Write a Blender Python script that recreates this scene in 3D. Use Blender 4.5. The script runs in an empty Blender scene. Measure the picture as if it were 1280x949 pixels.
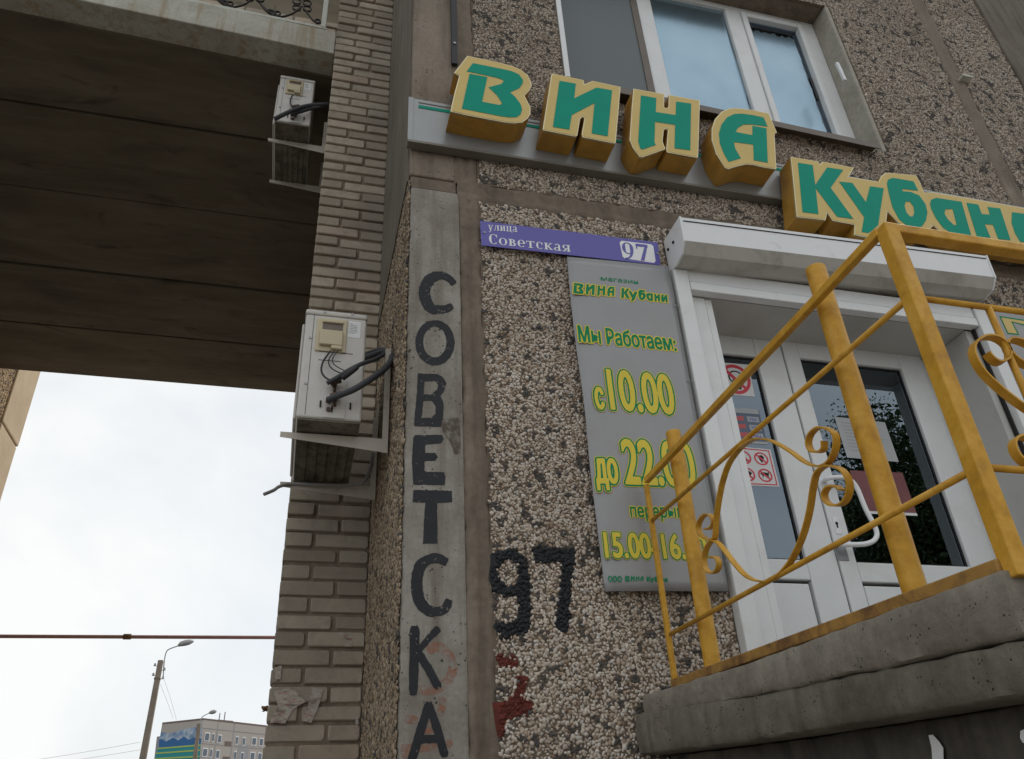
import bpy, bmesh, math, random
import numpy as np
from mathutils import Vector, Matrix
from mathutils.geometry import tessellate_polygon

random.seed(7)
RNG = np.random.default_rng(7)
SC = bpy.context.scene
COL = SC.collection

# ------------------------------------------------------------------ camera
PW, PH, FPX = 1280, 949, 1000.68
PITCH, ROLL, YAW = 0.541460, -0.055916, 0.280980
def cam_axes():
    cy, sy, cp, sp = math.cos(YAW), math.sin(YAW), math.cos(PITCH), math.sin(PITCH)
    f = Vector((sy*cp, cy*cp, sp)); r = Vector((cy, -sy, 0)); u = r.cross(f)
    cr, sr = math.cos(ROLL), math.sin(ROLL)
    return cr*r+sr*u, -sr*r+cr*u, f
RT, UP, FW = cam_axes()
cam = bpy.data.cameras.new('camera')
camo = bpy.data.objects.new('camera', cam); COL.objects.link(camo)
m = Matrix.Identity(4)
for i in range(3):
    m[i][0], m[i][1], m[i][2] = RT[i], UP[i], -FW[i]
camo.matrix_world = m
cam.sensor_width = 36; cam.lens = FPX/PW*36; cam.clip_end = 2000; cam.clip_start = 0.05
SC.camera = camo

# ------------------------------------------------------------------ light: bright overcast
EXPOSURE = 0.68
SUN_EL, SUN_AZ = 45, 65          # degrees; azimuth clockwise from +Y (behind the building, to the right)
SC.view_settings.view_transform = 'Standard'; SC.view_settings.look = 'None'
SC.view_settings.exposure = EXPOSURE; SC.view_settings.gamma = 1
SC.view_settings.use_curve_mapping = False
w = bpy.data.worlds.new('World'); SC.world = w; w.use_nodes = True
nt = w.node_tree; nt.nodes.clear()
def N(t, k, **kw):
    n = t.nodes.new(k)
    for a, b in kw.items():
        if a == 'inp':
            for i, v in b.items(): n.inputs[i].default_value = v
        else: setattr(n, a, b)
    return n
out = N(nt, 'ShaderNodeOutputWorld'); bg = N(nt, 'ShaderNodeBackground', inp={'Strength': 0.1})
sky = N(nt, 'ShaderNodeTexSky', sky_type='NISHITA', sun_disc=False, sun_elevation=math.radians(SUN_EL),
        sun_rotation=math.radians(SUN_AZ), air_density=1.0, dust_density=3.0, ozone_density=1.0)
tc = N(nt, 'ShaderNodeTexCoord')
ns = N(nt, 'ShaderNodeTexNoise', inp={'Scale': 2.6, 'Detail': 6.0, 'Roughness': 0.55, 'Distortion': 0.4})
rp = N(nt, 'ShaderNodeValToRGB'); rp.color_ramp.elements[0].position = 0.30; rp.color_ramp.elements[1].position = 0.62
rp.color_ramp.elements[0].color = (.62, .62, .62, 1); rp.color_ramp.elements[1].color = (1, 1, 1, 1)
mx = N(nt, 'ShaderNodeMix', data_type='RGBA'); mx.inputs['B'].default_value = (6.1, 6.2, 6.15, 1)
nt.links.new(tc.outputs['Generated'], ns.inputs['Vector']); nt.links.new(ns.outputs['Fac'], rp.inputs['Fac'])
nt.links.new(rp.outputs['Color'], mx.inputs['Factor']); nt.links.new(sky.outputs['Color'], mx.inputs['A'])
nt.links.new(mx.outputs['Result'], bg.inputs['Color']); nt.links.new(bg.outputs[0], out.inputs[0])
sl = bpy.data.lights.new('sun', 'SUN'); sl.energy = 1.2; sl.angle = math.radians(18); sl.color = (1, .95, .87)
so = bpy.data.objects.new('sun', sl); COL.objects.link(so)
sd = Vector((math.sin(math.radians(SUN_AZ))*math.cos(math.radians(SUN_EL)), math.cos(math.radians(SUN_AZ))*math.cos(math.radians(SUN_EL)), math.sin(math.radians(SUN_EL))))
so.rotation_euler = sd.to_track_quat('Z', 'Y').to_euler(); so.location = sd*60

# ------------------------------------------------------------------ measuring helpers
GZ = -1.6                         # the ground; the camera is the origin, 1.6 m above it
def ray(x, y): return FW + (x-PW/2)/FPX*RT - (y-PH/2)/FPX*UP
def onY(x, y, Y): d = ray(x, y); return d*(Y/d.y)
def onX(x, y, X): d = ray(x, y); return d*(X/d.x)
def onZ(x, y, Z): d = ray(x, y); return d*(Z/d.z)
def onP(x, y, p, n): d = ray(x, y); return d*(p.dot(n)/d.dot(n))
def zp(ox, oy, s, pts): return [(ox+a/s, oy+b/s) for a, b in pts]     # points read off an enlarged detail

# ------------------------------------------------------------------ mesh builder
class MB:
    def __init__(s): s.v = []; s.f = []; s.mi = []; s.cm = 0
    def add(s, vs, fs):
        b = len(s.v); s.v += [tuple(p) for p in vs]
        for f in fs: s.f.append(tuple(b+i for i in f)); s.mi.append(s.cm)
    def box(s, x0, x1, y0, y1, z0, z1):
        s.add([(x0,y0,z0),(x1,y0,z0),(x1,y1,z0),(x0,y1,z0),(x0,y0,z1),(x1,y0,z1),(x1,y1,z1),(x0,y1,z1)],
              [(0,3,2,1),(4,5,6,7),(0,1,5,4),(1,2,6,5),(2,3,7,6),(3,0,4,7)])
        return s
    def hexa(s, p):                # 8 points, bottom ring then top ring
        s.add(p, [(0,3,2,1),(4,5,6,7),(0,1,5,4),(1,2,6,5),(2,3,7,6),(3,0,4,7)]); return s
    def bar(s, a, b, w, h, up=(0,0,1)):
        a, b = Vector(a), Vector(b); d = (b-a).normalized(); up = Vector(up)
        sd = d.cross(up).normalized(); u = sd.cross(d)
        o = [(-w/2,-h/2),(w/2,-h/2),(w/2,h/2),(-w/2,h/2)]
        s.hexa([a+sd*i+u*j for i, j in o]+[b+sd*i+u*j for i, j in o]); return s
    def tube(s, path, r, seg=10, cap=True):
        P = [Vector(p) for p in path]; n = len(P); R = r if isinstance(r, (list, tuple)) else [r]*n
        t0 = (P[1]-P[0]).normalized(); a = t0.orthogonal().normalized(); vs = []
        for i in range(n):
            t = (P[min(i+1,n-1)]-P[max(i-1,0)]).normalized()
            a = (a-t*a.dot(t)).normalized(); b = t.cross(a)
            vs += [P[i]+(a*math.cos(2*math.pi*k/seg)+b*math.sin(2*math.pi*k/seg))*R[i] for k in range(seg)]
        fs = [(i*seg+k, i*seg+(k+1)%seg, (i+1)*seg+(k+1)%seg, (i+1)*seg+k) for i in range(n-1) for k in range(seg)]
        if cap: fs += [tuple(range(seg-1,-1,-1)), tuple((n-1)*seg+k for k in range(seg))]
        s.add(vs, fs); return s
    def ribbon(s, path, wd, wid, th):   # flat bar bent along a path, width along wd
        P = [Vector(p) for p in path]; n = len(P); wd = Vector(wd).normalized(); vs = []
        for i in range(n):
            t = (P[min(i+1,n-1)]-P[max(i-1,0)]).normalized(); nn = t.cross(wd).normalized()
            for a, b in ((-1,-1),(1,-1),(1,1),(-1,1)): vs.append(P[i]+wd*(a*wid/2)+nn*(b*th/2))
        fs = [(i*4+k, i*4+(k+1)%4, (i+1)*4+(k+1)%4, (i+1)*4+k) for i in range(n-1) for k in range(4)]
        fs += [(3,2,1,0), tuple((n-1)*4+k for k in range(4))]
        s.add(vs, fs); return s
    def plate(s, loops, back):     # loops of 3-D points (first = outline, rest = holes); back = extrusion vector
        loops = [[Vector(p) for p in l] for l in loops]; flat = [p for l in loops for p in l]; back = Vector(back)
        tri = tessellate_polygon(loops); n = len(flat)
        fs = []
        for t in tri:
            a, b, c = (flat[i] for i in t)
            nn = (b-a).cross(c-a)
            fs.append(tuple(t) if nn.dot(back) < 0 else tuple(reversed(t)))
        s.add(flat, fs)
        if back.length > 1e-9:
            k = 0
            for l in loops:
                m_ = len(l); vs = l+[p+back for p in l]
                s.add(vs, [(i, (i+1) % m_, m_+(i+1) % m_, m_+i) for i in range(m_)])
        return s
    def build(s, name, mats, parent=None, smooth=False, bevel=0, auto=None, bseg=2):
        me = bpy.data.meshes.new(name)
        off = Vector(parent_world(parent)) if parent else Vector((0,0,0))
        me.from_pydata([(p[0]-off.x, p[1]-off.y, p[2]-off.z) for p in s.v], [], s.f)
        mats = mats if isinstance(mats, (list, tuple)) else [mats]
        for m_ in mats: me.materials.append(m_)
        if len(mats) > 1: me.polygons.foreach_set('material_index', s.mi)
        bm = bmesh.new(); bm.from_mesh(me); bmesh.ops.recalc_face_normals(bm, faces=bm.faces) if not s.__dict__.get('keepn') else None
        bm.to_mesh(me); bm.free()
        if smooth: me.polygons.foreach_set('use_smooth', [True]*len(me.polygons))
        o = bpy.data.objects.new(name, me); COL.objects.link(o)
        if parent: o.parent = parent
        if bevel:
            b = o.modifiers.new('bevel', 'BEVEL'); b.width = bevel; b.segments = bseg; b.limit_method = 'ANGLE'; b.angle_limit = math.radians(40)
        if smooth and auto:
            me.set_sharp_from_angle(angle=math.radians(auto))
        return o
def parent_world(o):
    v = Vector((0,0,0))
    while o: v += o.location; o = o.parent
    return v
def tag(o, label=None, cat=None, group=None, kind=None):
    if label: o['label'] = label
    if cat: o['category'] = cat
    if group: o['group'] = group
    if kind: o['kind'] = kind
    return o
def thing(name, loc, label, cat, group=None):
    o = bpy.data.objects.new(name, None); COL.objects.link(o); o.location = loc; o.empty_display_size = .1
    return tag(o, label, cat, group)
def smoothpath(pts, n=6, closed=False):
    P = [Vector(p) for p in pts]; out_ = []
    L = len(P)
    for i in range(L-1):
        p0, p1, p2, p3 = P[max(i-1,0)], P[i], P[i+1], P[min(i+2,L-1)]
        for k in range(n):
            t = k/n
            out_.append(.5*((2*p1)+(p2-p0)*t+(2*p0-5*p1+4*p2-p3)*t*t+(3*p1-p0-3*p2+p3)*t**3))
    out_.append(P[-1]); return out_
def stroke2(path, wid, n=5):      # a brush stroke outline in 2-D pixel space
    P = smoothpath([(a, b, 0) for a, b in path], n); L = len(P)
    W = wid if isinstance(wid, (list, tuple)) else [wid, wid]
    l, r = [], []
    for i, p in enumerate(P):
        t = (P[min(i+1,L-1)]-P[max(i-1,0)]).normalized(); nn = Vector((-t.y, t.x, 0))
        q = i/(L-1)*(len(W)-1); k = min(int(q), len(W)-2); wv = (W[k]+(W[k+1]-W[k])*(q-k))/2*random.uniform(.93, 1.07)
        if i in (0, L-1): wv *= .72
        l.append(p+nn*wv); r.append(p-nn*wv)
    return [(p.x, p.y) for p in l+r[::-1]]

# ------------------------------------------------------------------ materials
def mat(name):
    m_ = bpy.data.materials.new(name); m_.use_nodes = True; t = m_.node_tree
    return m_, t, t.nodes['Principled BSDF']
def ramp(t, fac, stops, interp='LINEAR'):
    r = N(t, 'ShaderNodeValToRGB'); e = r.color_ramp; e.interpolation = interp
    while len(e.elements) < len(stops): e.elements.new(.5)
    for el, (p, c) in zip(e.elements, stops):
        el.position = p; el.color = c if len(c) == 4 else (*c, 1)
    t.links.new(fac, r.inputs['Fac']); return r.outputs['Color']
def pos(t, scale=(1,1,1)):
    g = N(t, 'ShaderNodeNewGeometry'); mp = N(t, 'ShaderNodeMapping'); mp.inputs['Scale'].default_value = scale
    t.links.new(g.outputs['Position'], mp.inputs['Vector']); return mp.outputs['Vector']
def noise(t, vec, scale, detail=5, rough=.6, dist=0):
    n = N(t, 'ShaderNodeTexNoise', inp={'Scale': scale, 'Detail': detail, 'Roughness': rough, 'Distortion': dist})
    t.links.new(vec, n.inputs['Vector']); return n.outputs['Fac']
def mixc(t, fac, a, b, mode='MIX'):
    x = N(t, 'ShaderNodeMix', data_type='RGBA', blend_type=mode)
    for s_, v in (('Factor', fac), ('A', a), ('B', b)):
        if hasattr(v, 'is_output'): t.links.new(v, x.inputs[s_])
        elif s_ == 'Factor': x.inputs[s_].default_value = v
        else: x.inputs[s_].default_value = (*v, 1) if len(v) == 3 else v
    return x.outputs['Result']
def bump(t, b, h, strength=.4, dist=.01):
    n = N(t, 'ShaderNodeBump', inp={'Strength': strength, 'Distance': dist}); t.links.new(h, n.inputs['Height'])
    t.links.new(n.outputs['Normal'], b.inputs['Normal'])
def worn(name, base, dark, scale=3, rough=.85, streak=None, pits=0, bumpy=.3, spec=.3, grain=60, lo=.35, hi=.7, pitcol=None):
    """painted or mineral surface: broad patches, optional vertical run marks, grain and pits"""
    m_, t, b = mat(name); v = pos(t)
    c = ramp(t, noise(t, v, scale, 8, .65, .3), [(lo, dark), (hi, base)])
    if streak:
        sv = pos(t, (9, 9, .7)); f = ramp(t, noise(t, sv, 1.6, 6, .6), [(.48, (0,0,0)), (.72, (1,1,1))])
        c = mixc(t, f, c, streak)
    g = noise(t, v, grain, 4, .7)
    c = mixc(t, .35, c, ramp(t, g, [(.3, (.55,.55,.55)), (.7, (1.25,1.25,1.25))]), 'MULTIPLY')
    if pits:
        vo = N(t, 'ShaderNodeTexVoronoi', inp={'Scale': pits}); t.links.new(v, vo.inputs['Vector'])
        keep = noise(t, v, pits*.22, 2, .5)
        mm = N(t, 'ShaderNodeMath', operation='LESS_THAN'); t.links.new(vo.outputs['Distance'], mm.inputs[0])
        th = N(t, 'ShaderNodeMath', operation='MULTIPLY_ADD', inp={1: .75, 2: -.27}); t.links.new(keep, th.inputs[0]); t.links.new(th.outputs[0], mm.inputs[1])
        c = mixc(t, mm.outputs[0], c, pitcol or tuple(x*.28 for x in dark))
        inv = N(t, 'ShaderNodeMath', operation='MULTIPLY_ADD', inp={1: -.8}); t.links.new(mm.outputs[0], inv.inputs[0]); t.links.new(g, inv.inputs[2])
        g = inv.outputs[0]
    t.links.new(c, b.inputs['Base Color']); b.inputs['Roughness'].default_value = rough
    b.inputs['Specular IOR Level'].default_value = spec
    bump(t, b, g, bumpy, .004)
    return m_
def paint(name, col, rough=.45, var=.12, metal=0, spec=.5, dirt=None, dscale=4, dlo=.5, dhi=.75):
    m_, t, b = mat(name); v = pos(t)
    c = ramp(t, noise(t, v, 7, 5, .6), [(.3, tuple(x*(1-var) for x in col)), (.7, tuple(min(1, x*(1+var*.4)) for x in col))])
    if dirt:
        c = mixc(t, ramp(t, noise(t, v, dscale, 8, .7, .5), [(dlo, (0,0,0)), (dhi, (.85,.85,.85))]), c, dirt)
    t.links.new(c, b.inputs['Base Color']); b.inputs['Roughness'].default_value = rough
    b.inputs['Metallic'].default_value = metal; b.inputs['Specular IOR Level'].default_value = spec
    bump(t, b, noise(t, v, 90, 3, .6), .08, .002)
    return m_
def flat(name, col, rough=.6, metal=0):
    m_, t, b = mat(name); b.inputs['Base Color'].default_value = (*col, 1); b.inputs['Roughness'].default_value = rough
    b.inputs['Metallic'].default_value = metal; return m_

M = {}
M['pier'] = worn('grey_concrete', (.365,.345,.315), (.22,.20,.172), 4.5, pits=42, streak=(.19,.165,.135), bumpy=.35)
M['pier_brown'] = worn('brown_concrete', (.28,.235,.19), (.19,.155,.12), 2.5, pits=36, streak=(.14,.115,.09), bumpy=.35)
M['return_smooth'] = worn('smooth_return_concrete', (.20,.175,.145), (.135,.115,.09), 2.2, streak=(.09,.075,.06))
M['joint'] = worn('joint_mortar', (.25,.205,.16), (.15,.12,.092), 7, streak=(.13,.104,.08), bumpy=.6, grain=35)
M['bed'] = worn('pebble_bed_mortar', (.19,.15,.112), (.105,.083,.062), 12, bumpy=.6, grain=80)
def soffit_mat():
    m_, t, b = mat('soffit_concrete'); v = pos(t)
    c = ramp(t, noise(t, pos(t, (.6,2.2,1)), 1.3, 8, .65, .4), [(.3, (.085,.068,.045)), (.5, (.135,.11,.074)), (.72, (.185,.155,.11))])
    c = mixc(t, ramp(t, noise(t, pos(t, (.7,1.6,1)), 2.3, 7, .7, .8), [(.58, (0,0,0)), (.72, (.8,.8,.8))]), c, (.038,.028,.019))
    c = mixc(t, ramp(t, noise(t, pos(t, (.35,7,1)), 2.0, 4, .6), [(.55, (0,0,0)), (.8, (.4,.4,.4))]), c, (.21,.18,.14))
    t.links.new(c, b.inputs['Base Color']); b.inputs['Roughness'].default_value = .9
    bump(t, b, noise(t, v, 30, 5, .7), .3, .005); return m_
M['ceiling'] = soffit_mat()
M['fascia'] = worn('rust_streaked_white_paint', (.50,.50,.44), (.36,.34,.28), 3, streak=(.30,.22,.13), rough=.7, bumpy=.15)
M['brick'] = None
M['mortar'] = worn('brick_mortar', (.255,.205,.155), (.16,.128,.096), 9, bumpy=.7, grain=50)
M['porch'] = worn('porch_concrete', (.31,.285,.24), (.18,.16,.13), 5, streak=(.20,.175,.14), pits=75, bumpy=.9, grain=38)
M['porch_low'] = worn('damp_porch_concrete', (.215,.195,.16), (.115,.102,.082), 3.5, streak=(.10,.088,.07), pits=75, bumpy=.9, grain=32)
M['brickred'] = worn('broken_red_brick', (.17,.075,.05), (.09,.045,.035), 18, bumpy=.8)
M['porch_dark'] = worn('porch_plinth_plaster', (.14,.128,.105), (.08,.072,.06), 3, streak=(.05,.043,.035), bumpy=.6, grain=30)
M['asphalt'] = worn('asphalt', (.085,.083,.08), (.055,.053,.05), 1.2, bumpy=.5, grain=90)
M['bounce_paving'] = worn('bounce_paving', (.38,.35,.31), (.28,.255,.225), 2, bumpy=.4)  # pale tone chosen to bounce light upward
def rail_mat():
    m_, t, b = mat('ochre_rail_paint'); v = pos(t)
    c = ramp(t, noise(t, v, 16, 6, .65, .3), [(.3, (.42,.21,.025)), (.5, (.57,.305,.032)), (.72, (.67,.385,.07))])
    c = mixc(t, ramp(t, noise(t, v, 5, 8, .75, .5), [(.55, (0,0,0)), (.82, (.5,.5,.5))]), c, (.27,.13,.035))
    c = mixc(t, ramp(t, noise(t, v, 60, 6, .8, .6), [(.66, (0,0,0)), (.70, (1,1,1))]), c, (.12,.055,.025))
    t.links.new(c, b.inputs['Base Color']); b.inputs['Specular IOR Level'].default_value = .3
    t.links.new(ramp(t, noise(t, v, 25, 4, .6), [(.3, (.3,.3,.3)), (.7, (.6,.6,.6))]), b.inputs['Roughness'])
    bump(t, b, noise(t, pos(t, (1,1,.5)), 70, 4, .65), .35, .003); return m_
M['ochre'] = rail_mat()
M['ochre_rust'] = paint('rusty_ochre_paint', (.38,.21,.05), .6, .2, dirt=(.12,.055,.025), dscale=11, dlo=.45, dhi=.62)
M['yface'] = paint('cream_yellow_vinyl', (.66,.50,.19), .5, .05, spec=.2)
M['yedge'] = paint('pale_edge_trim', (.88,.80,.52), .4, .04)
M['yside'] = paint('ochre_letter_return', (.44,.235,.035), .45, .1, dirt=(.2,.1,.02), dscale=6, dlo=.45, dhi=.8)
M['green'] = paint('green_vinyl', (.004,.30,.212), .55, .05, spec=.12)
M['board'] = paint('silver_panel', (.31,.325,.33), .33, .06, metal=.35, dirt=(.33,.31,.27), dscale=3, dlo=.52, dhi=.8)
M['boardtrim'] = paint('weathered_trim', (.19,.175,.15), .5, .2, metal=.3)
M['plate'] = paint('grey_plastic_plate', (.31,.315,.325), .3, .05, dirt=(.29,.28,.27), dscale=2.5)
M['pgreen'] = paint('plate_green', (.006,.23,.10), .5, .05, spec=.15)
M['pyellow'] = paint('plate_yellow', (.72,.58,.07), .5, .04, spec=.2)
M['violet'] = paint('violet_enamel', (.105,.095,.40), .3, .06)
M['plaster'] = worn('cracked_plaster', (.42,.40,.35), (.33,.31,.26), 5, bumpy=.4, grain=30)
M['white'] = paint('white_lettering', (.82,.83,.85), .4, .03)
M['pvc'] = paint('white_plastic_frame', (.74,.76,.77), .35, .04, dirt=(.58,.55,.5), dscale=2.4, dlo=.5, dhi=.9)
M['pvcgrey'] = paint('greyish_reveal_panel', (.50,.50,.48), .5, .06, dirt=(.4,.38,.34), dscale=2)
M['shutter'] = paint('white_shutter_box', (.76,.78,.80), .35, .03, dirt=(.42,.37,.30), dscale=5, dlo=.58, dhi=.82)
M['shutter_under'] = paint('mottled_shutter_underside', (.52,.51,.48), .4, .08, dirt=(.20,.18,.15), dscale=3.5, dlo=.5, dhi=.8)  # darker, mottled version of the box white for its lower faces
M['black'] = flat('black_rubber', (.018,.018,.02), .6)
M['dark'] = flat('dark_gap', (.012,.011,.01), .8)
M['steel'] = paint('dull_steel', (.30,.30,.31), .35, .1, metal=.8)
M['sill'] = paint('brown_tin_sill', (.14,.115,.095), .45, .15, metal=.3)
M['acwhite'] = paint('ivory_metal_casing', (.56,.54,.51), .4, .04, dirt=(.42,.38,.32), dscale=4, dlo=.5, dhi=.85)
M['acpan'] = worn('mottled_unit_underside', (.24,.215,.18), (.10,.085,.065), 7, streak=(.06,.05,.04), bumpy=.2)  # dark mottled tone of the base pan
M['accover'] = paint('beige_valve_cover', (.52,.45,.30), .45, .05)
M['bracket'] = paint('cream_steel_bracket', (.50,.455,.395), .45, .06, dirt=(.26,.18,.12), dscale=8, dlo=.55, dhi=.8)
M['hose'] = flat('pipe_foam', (.045,.048,.055), .7)
M['hosegrey'] = flat('grey_drain_hose', (.24,.235,.225), .6)
M['brass'] = flat('tarnished_valve', (.10,.065,.045), .5, .4)
M['iron'] = paint('black_wrought_iron', (.035,.028,.024), .55, .2)
M['mint'] = paint('pale_green_rail_paint', (.48,.50,.44), .5, .08, dirt=(.28,.2,.12), dscale=8)
M['letter'] = worn('black_wall_paint', (.028,.03,.036), (.02,.021,.025), 8, rough=.6, bumpy=.35, pits=55, pitcol=(.14,.13,.115), spec=.25)
M['red'] = worn('dark_red_paint', (.17,.032,.02), (.08,.018,.013), 25, rough=.7)
M['redring'] = paint('sign_red', (.62,.035,.06), .4, .05)
M['paper'] = paint('paper', (.72,.73,.74), .6, .05)
M['paperred'] = paint('red_poster', (.55,.10,.11), .5, .2)
M['paperblue'] = paint('blue_notice', (.115,.15,.22), .5, .15)
M['paperdim'] = paint('glass_dimmed_paper', (.42,.44,.46), .5, .06)  # muted white: dimming by the door glass is put into the colour
M['reddim'] = paint('glass_dimmed_red_paper', (.20,.065,.07), .5, .2)  # poster red toned down, the glass's dimming painted into it
def flyer_mat():
    m_, t, b = mat('torn_paper'); v = pos(t, (1,1,2.2))
    c = ramp(t, noise(t, v, 20, 5, .65, .6), [(.38, (.20,.17,.14)), (.5, (.37,.33,.28)), (.7, (.44,.40,.34))])
    c = mixc(t, ramp(t, noise(t, pos(t, (1,1,3)), 34, 3, .6), [(.58, (0,0,0)), (.66, (.7,.7,.7))]), c, (.38,.10,.09))
    t.links.new(c, b.inputs['Base Color']); b.inputs['Roughness'].default_value = .8
    bump(t, b, noise(t, v, 28, 4, .6), .8, .01); return m_
M['oldpaper'] = flyer_mat()
M['gas'] = paint('brown_gas_pipe', (.30,.15,.12), .5, .2)
M['polecon'] = worn('pole_concrete', (.30,.25,.20), (.22,.18,.14), 2, bumpy=.3)
M['lampgrey'] = paint('lamp_grey', (.33,.33,.33), .4, .05)
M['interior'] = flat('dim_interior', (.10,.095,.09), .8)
M['screenmesh'] = None
M['sunwall'] = worn('sunlit_tan_concrete', (.52,.42,.29), (.42,.33,.22), 2, bumpy=.3)  # sunlight on the wing corner is put into this bright tan
M['farwall'] = paint('far_panel', (.40,.36,.33), .8, .06)
M['farwall2'] = paint('far_grey_panel', (.30,.30,.31), .8, .06)
M['farglass'] = flat('far_window_glass', (.10,.13,.17), .1)
M['farwhite'] = paint('far_white', (.7,.7,.7), .6, .05)
M['roofcap'] = flat('roof_cap', (.16,.12,.11), .8)
M['m_blue'] = paint('mural_blue', (.03,.13,.32), .8, .12)
M['m_cloud'] = worn('mural_cloud', (.50,.55,.60), (.12,.22,.38), .9)
M['m_teal'] = paint('mural_teal', (.02,.26,.27), .8, .1)
M['m_lime'] = paint('mural_lime', (.40,.48,.12), .8, .08)
M['bark'] = worn('bark', (.12,.095,.07), (.06,.048,.035), 8, bumpy=.8)
M['rustscrap'] = worn('rusty_scrap', (.20,.10,.035), (.09,.045,.02), 20)

def leaf_mat():
    m_, t, b = mat('leaf'); g = N(t, 'ShaderNodeNewGeometry')
    c = ramp(t, g.outputs['Random Per Island'], [(0, (.03,.06,.018)), (1, (.08,.125,.035))])
    t.links.new(c, b.inputs['Base Color']); b.inputs['Roughness'].default_value = .6; return m_
M['leaf'] = leaf_mat()
def brick_mat():
    m_, t, b = mat('grey_silicate_brick'); g = N(t, 'ShaderNodeNewGeometry'); v = pos(t)
    c = ramp(t, g.outputs['Random Per Island'], [(0, (.30,.25,.19)), (.5, (.43,.37,.29)), (.9, (.52,.455,.365)), (1, (.47,.36,.27))])
    c = mixc(t, ramp(t, noise(t, v, 13, 7, .7, .4), [(.48, (0,0,0)), (.8, (.75,.75,.75))]), c, (.165,.14,.11))
    # weathering of the lowest courses
    c = mixc(t, ramp(t, noise(t, pos(t, (1,1,.5)), 1.1, 4, .6), [(.42, (0,0,0)), (.62, (.6,.6,.6))]), c, (.19,.165,.135))
    t.links.new(c, b.inputs['Base Color']); b.inputs['Roughness'].default_value = .9
    bump(t, b, noise(t, v, 45, 5, .7), .5, .006); return m_
M['brick'] = brick_mat()
def pebble_mat(name, ramp_stops, dark_lo, tintscale=1.0):
    m_, t, b = mat(name); g = N(t, 'ShaderNodeNewGeometry'); v = pos(t)
    c = ramp(t, g.outputs['Random Per Island'], ramp_stops)
    at = N(t, 'ShaderNodeAttribute', attribute_name='dark', attribute_type='GEOMETRY')
    c = mixc(t, at.outputs['Fac'], c, (.085,.083,.082))
    c = mixc(t, .6, c, ramp(t, noise(t, v, 1.3*tintscale, 6, .65), [(.3, (.62,.58,.52)), (.7, (1.1,1.08,1.05))]), 'MULTIPLY')
    c = mixc(t, .25, c, ramp(t, noise(t, v, 130, 3, .6), [(.3, (.6,.55,.5)), (.7, (1.2,1.2,1.2))]), 'MULTIPLY')
    t.links.new(c, b.inputs['Base Color']); b.inputs['Roughness'].default_value = .75
    b.inputs['Specular IOR Level'].default_value = .3; return m_
PEB = [(0, (.24,.18,.13)), (.1, (.38,.29,.22)), (.3, (.52,.44,.37)), (.5, (.63,.57,.50)), (.7, (.54,.47,.40)), (.85, (.69,.66,.62)), (1, (.36,.33,.30))]
PEB2 = [(0, (.15,.125,.105)), (.15, (.29,.24,.19)), (.4, (.47,.40,.33)), (.7, (.57,.51,.44)), (.9, (.34,.32,.30)), (1, (.66,.62,.56))]
PEB3 = [(0, (.17,.125,.085)), (.3, (.29,.225,.16)), (.6, (.37,.295,.215)), (.9, (.43,.355,.27)), (1, (.25,.21,.17))]
M['peb'] = pebble_mat('marble_chippings', PEB, .6)
M['peb_up'] = pebble_mat('weathered_chippings', PEB2, .6)
M['peb_ret'] = pebble_mat('tan_chippings', PEB3, .6)
M['peb_wing'] = pebble_mat('sunlit_chippings', [(p, (min(1,c[0]*1.45), c[1]*1.35, c[2]*1.15)) for p, c in PEB3], .6)  # return chippings brightened and warmed: sunlight on the wing painted into the colour
M['peb_black'] = worn('black_painted_chippings', (.020,.022,.027), (.012,.013,.016), 20, rough=.55)
def glass_mat(name, ior, tint, rough=0.0):
    m_, t, b = mat(name); t.nodes.remove(b); o_ = [n for n in t.nodes if n.type == 'OUTPUT_MATERIAL'][0]
    f = N(t, 'ShaderNodeFresnel', inp={'IOR': ior}); gl = N(t, 'ShaderNodeBsdfGlossy', inp={'Roughness': rough, 'Color': (.72,.86,1,1)})
    tr = N(t, 'ShaderNodeBsdfTransparent', inp={'Color': (*tint, 1)}); ms = N(t, 'ShaderNodeMixShader')
    t.links.new(f.outputs[0], ms.inputs[0]); t.links.new(tr.outputs[0], ms.inputs[1]); t.links.new(gl.outputs[0], ms.inputs[2])
    t.links.new(ms.outputs[0], o_.inputs[0]); return m_
M['glass'] = glass_mat('window_glass', 2.1, (.75,.8,.82))
M['doorglass'] = glass_mat('door_glass', 2.6, (.7,.72,.75))
def film_mat():
    m_, t, b = mat('blue_mirror_film'); v = pos(t)
    c = ramp(t, noise(t, v, 2.5, 3, .5), [(.3, (.27,.40,.49)), (.7, (.34,.46,.55))])
    t.links.new(c, b.inputs['Base Color']); b.inputs['Metallic'].default_value = .85; b.inputs['Roughness'].default_value = .22
    bump(t, b, noise(t, v, 3, 3, .5), .15, .02); return m_
M['film'] = film_mat()
def mesh_mat():
    m_, t, b = mat('insect_mesh'); o_ = [n for n in t.nodes if n.type == 'OUTPUT_MATERIAL'][0]; v = pos(t)
    wv = N(t, 'ShaderNodeTexWave', inp={'Scale': 26, 'Distortion': 9, 'Detail': 2, 'Detail Scale': .35}); t.links.new(v, wv.inputs['Vector'])
    c = ramp(t, wv.outputs['Fac'], [(0, (.15,.175,.185)), (1, (.20,.225,.235))])
    t.links.new(c, b.inputs['Base Color']); b.inputs['Roughness'].default_value = .6
    tr = N(t, 'ShaderNodeBsdfTransparent'); ms = N(t, 'ShaderNodeMixShader', inp={0: .8})
    t.links.new(tr.outputs[0], ms.inputs[1]); t.links.new(b.outputs[0], ms.inputs[2]); t.links.new(ms.outputs[0], o_.inputs[0]); return m_
M['screenmesh'] = mesh_mat()
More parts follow.
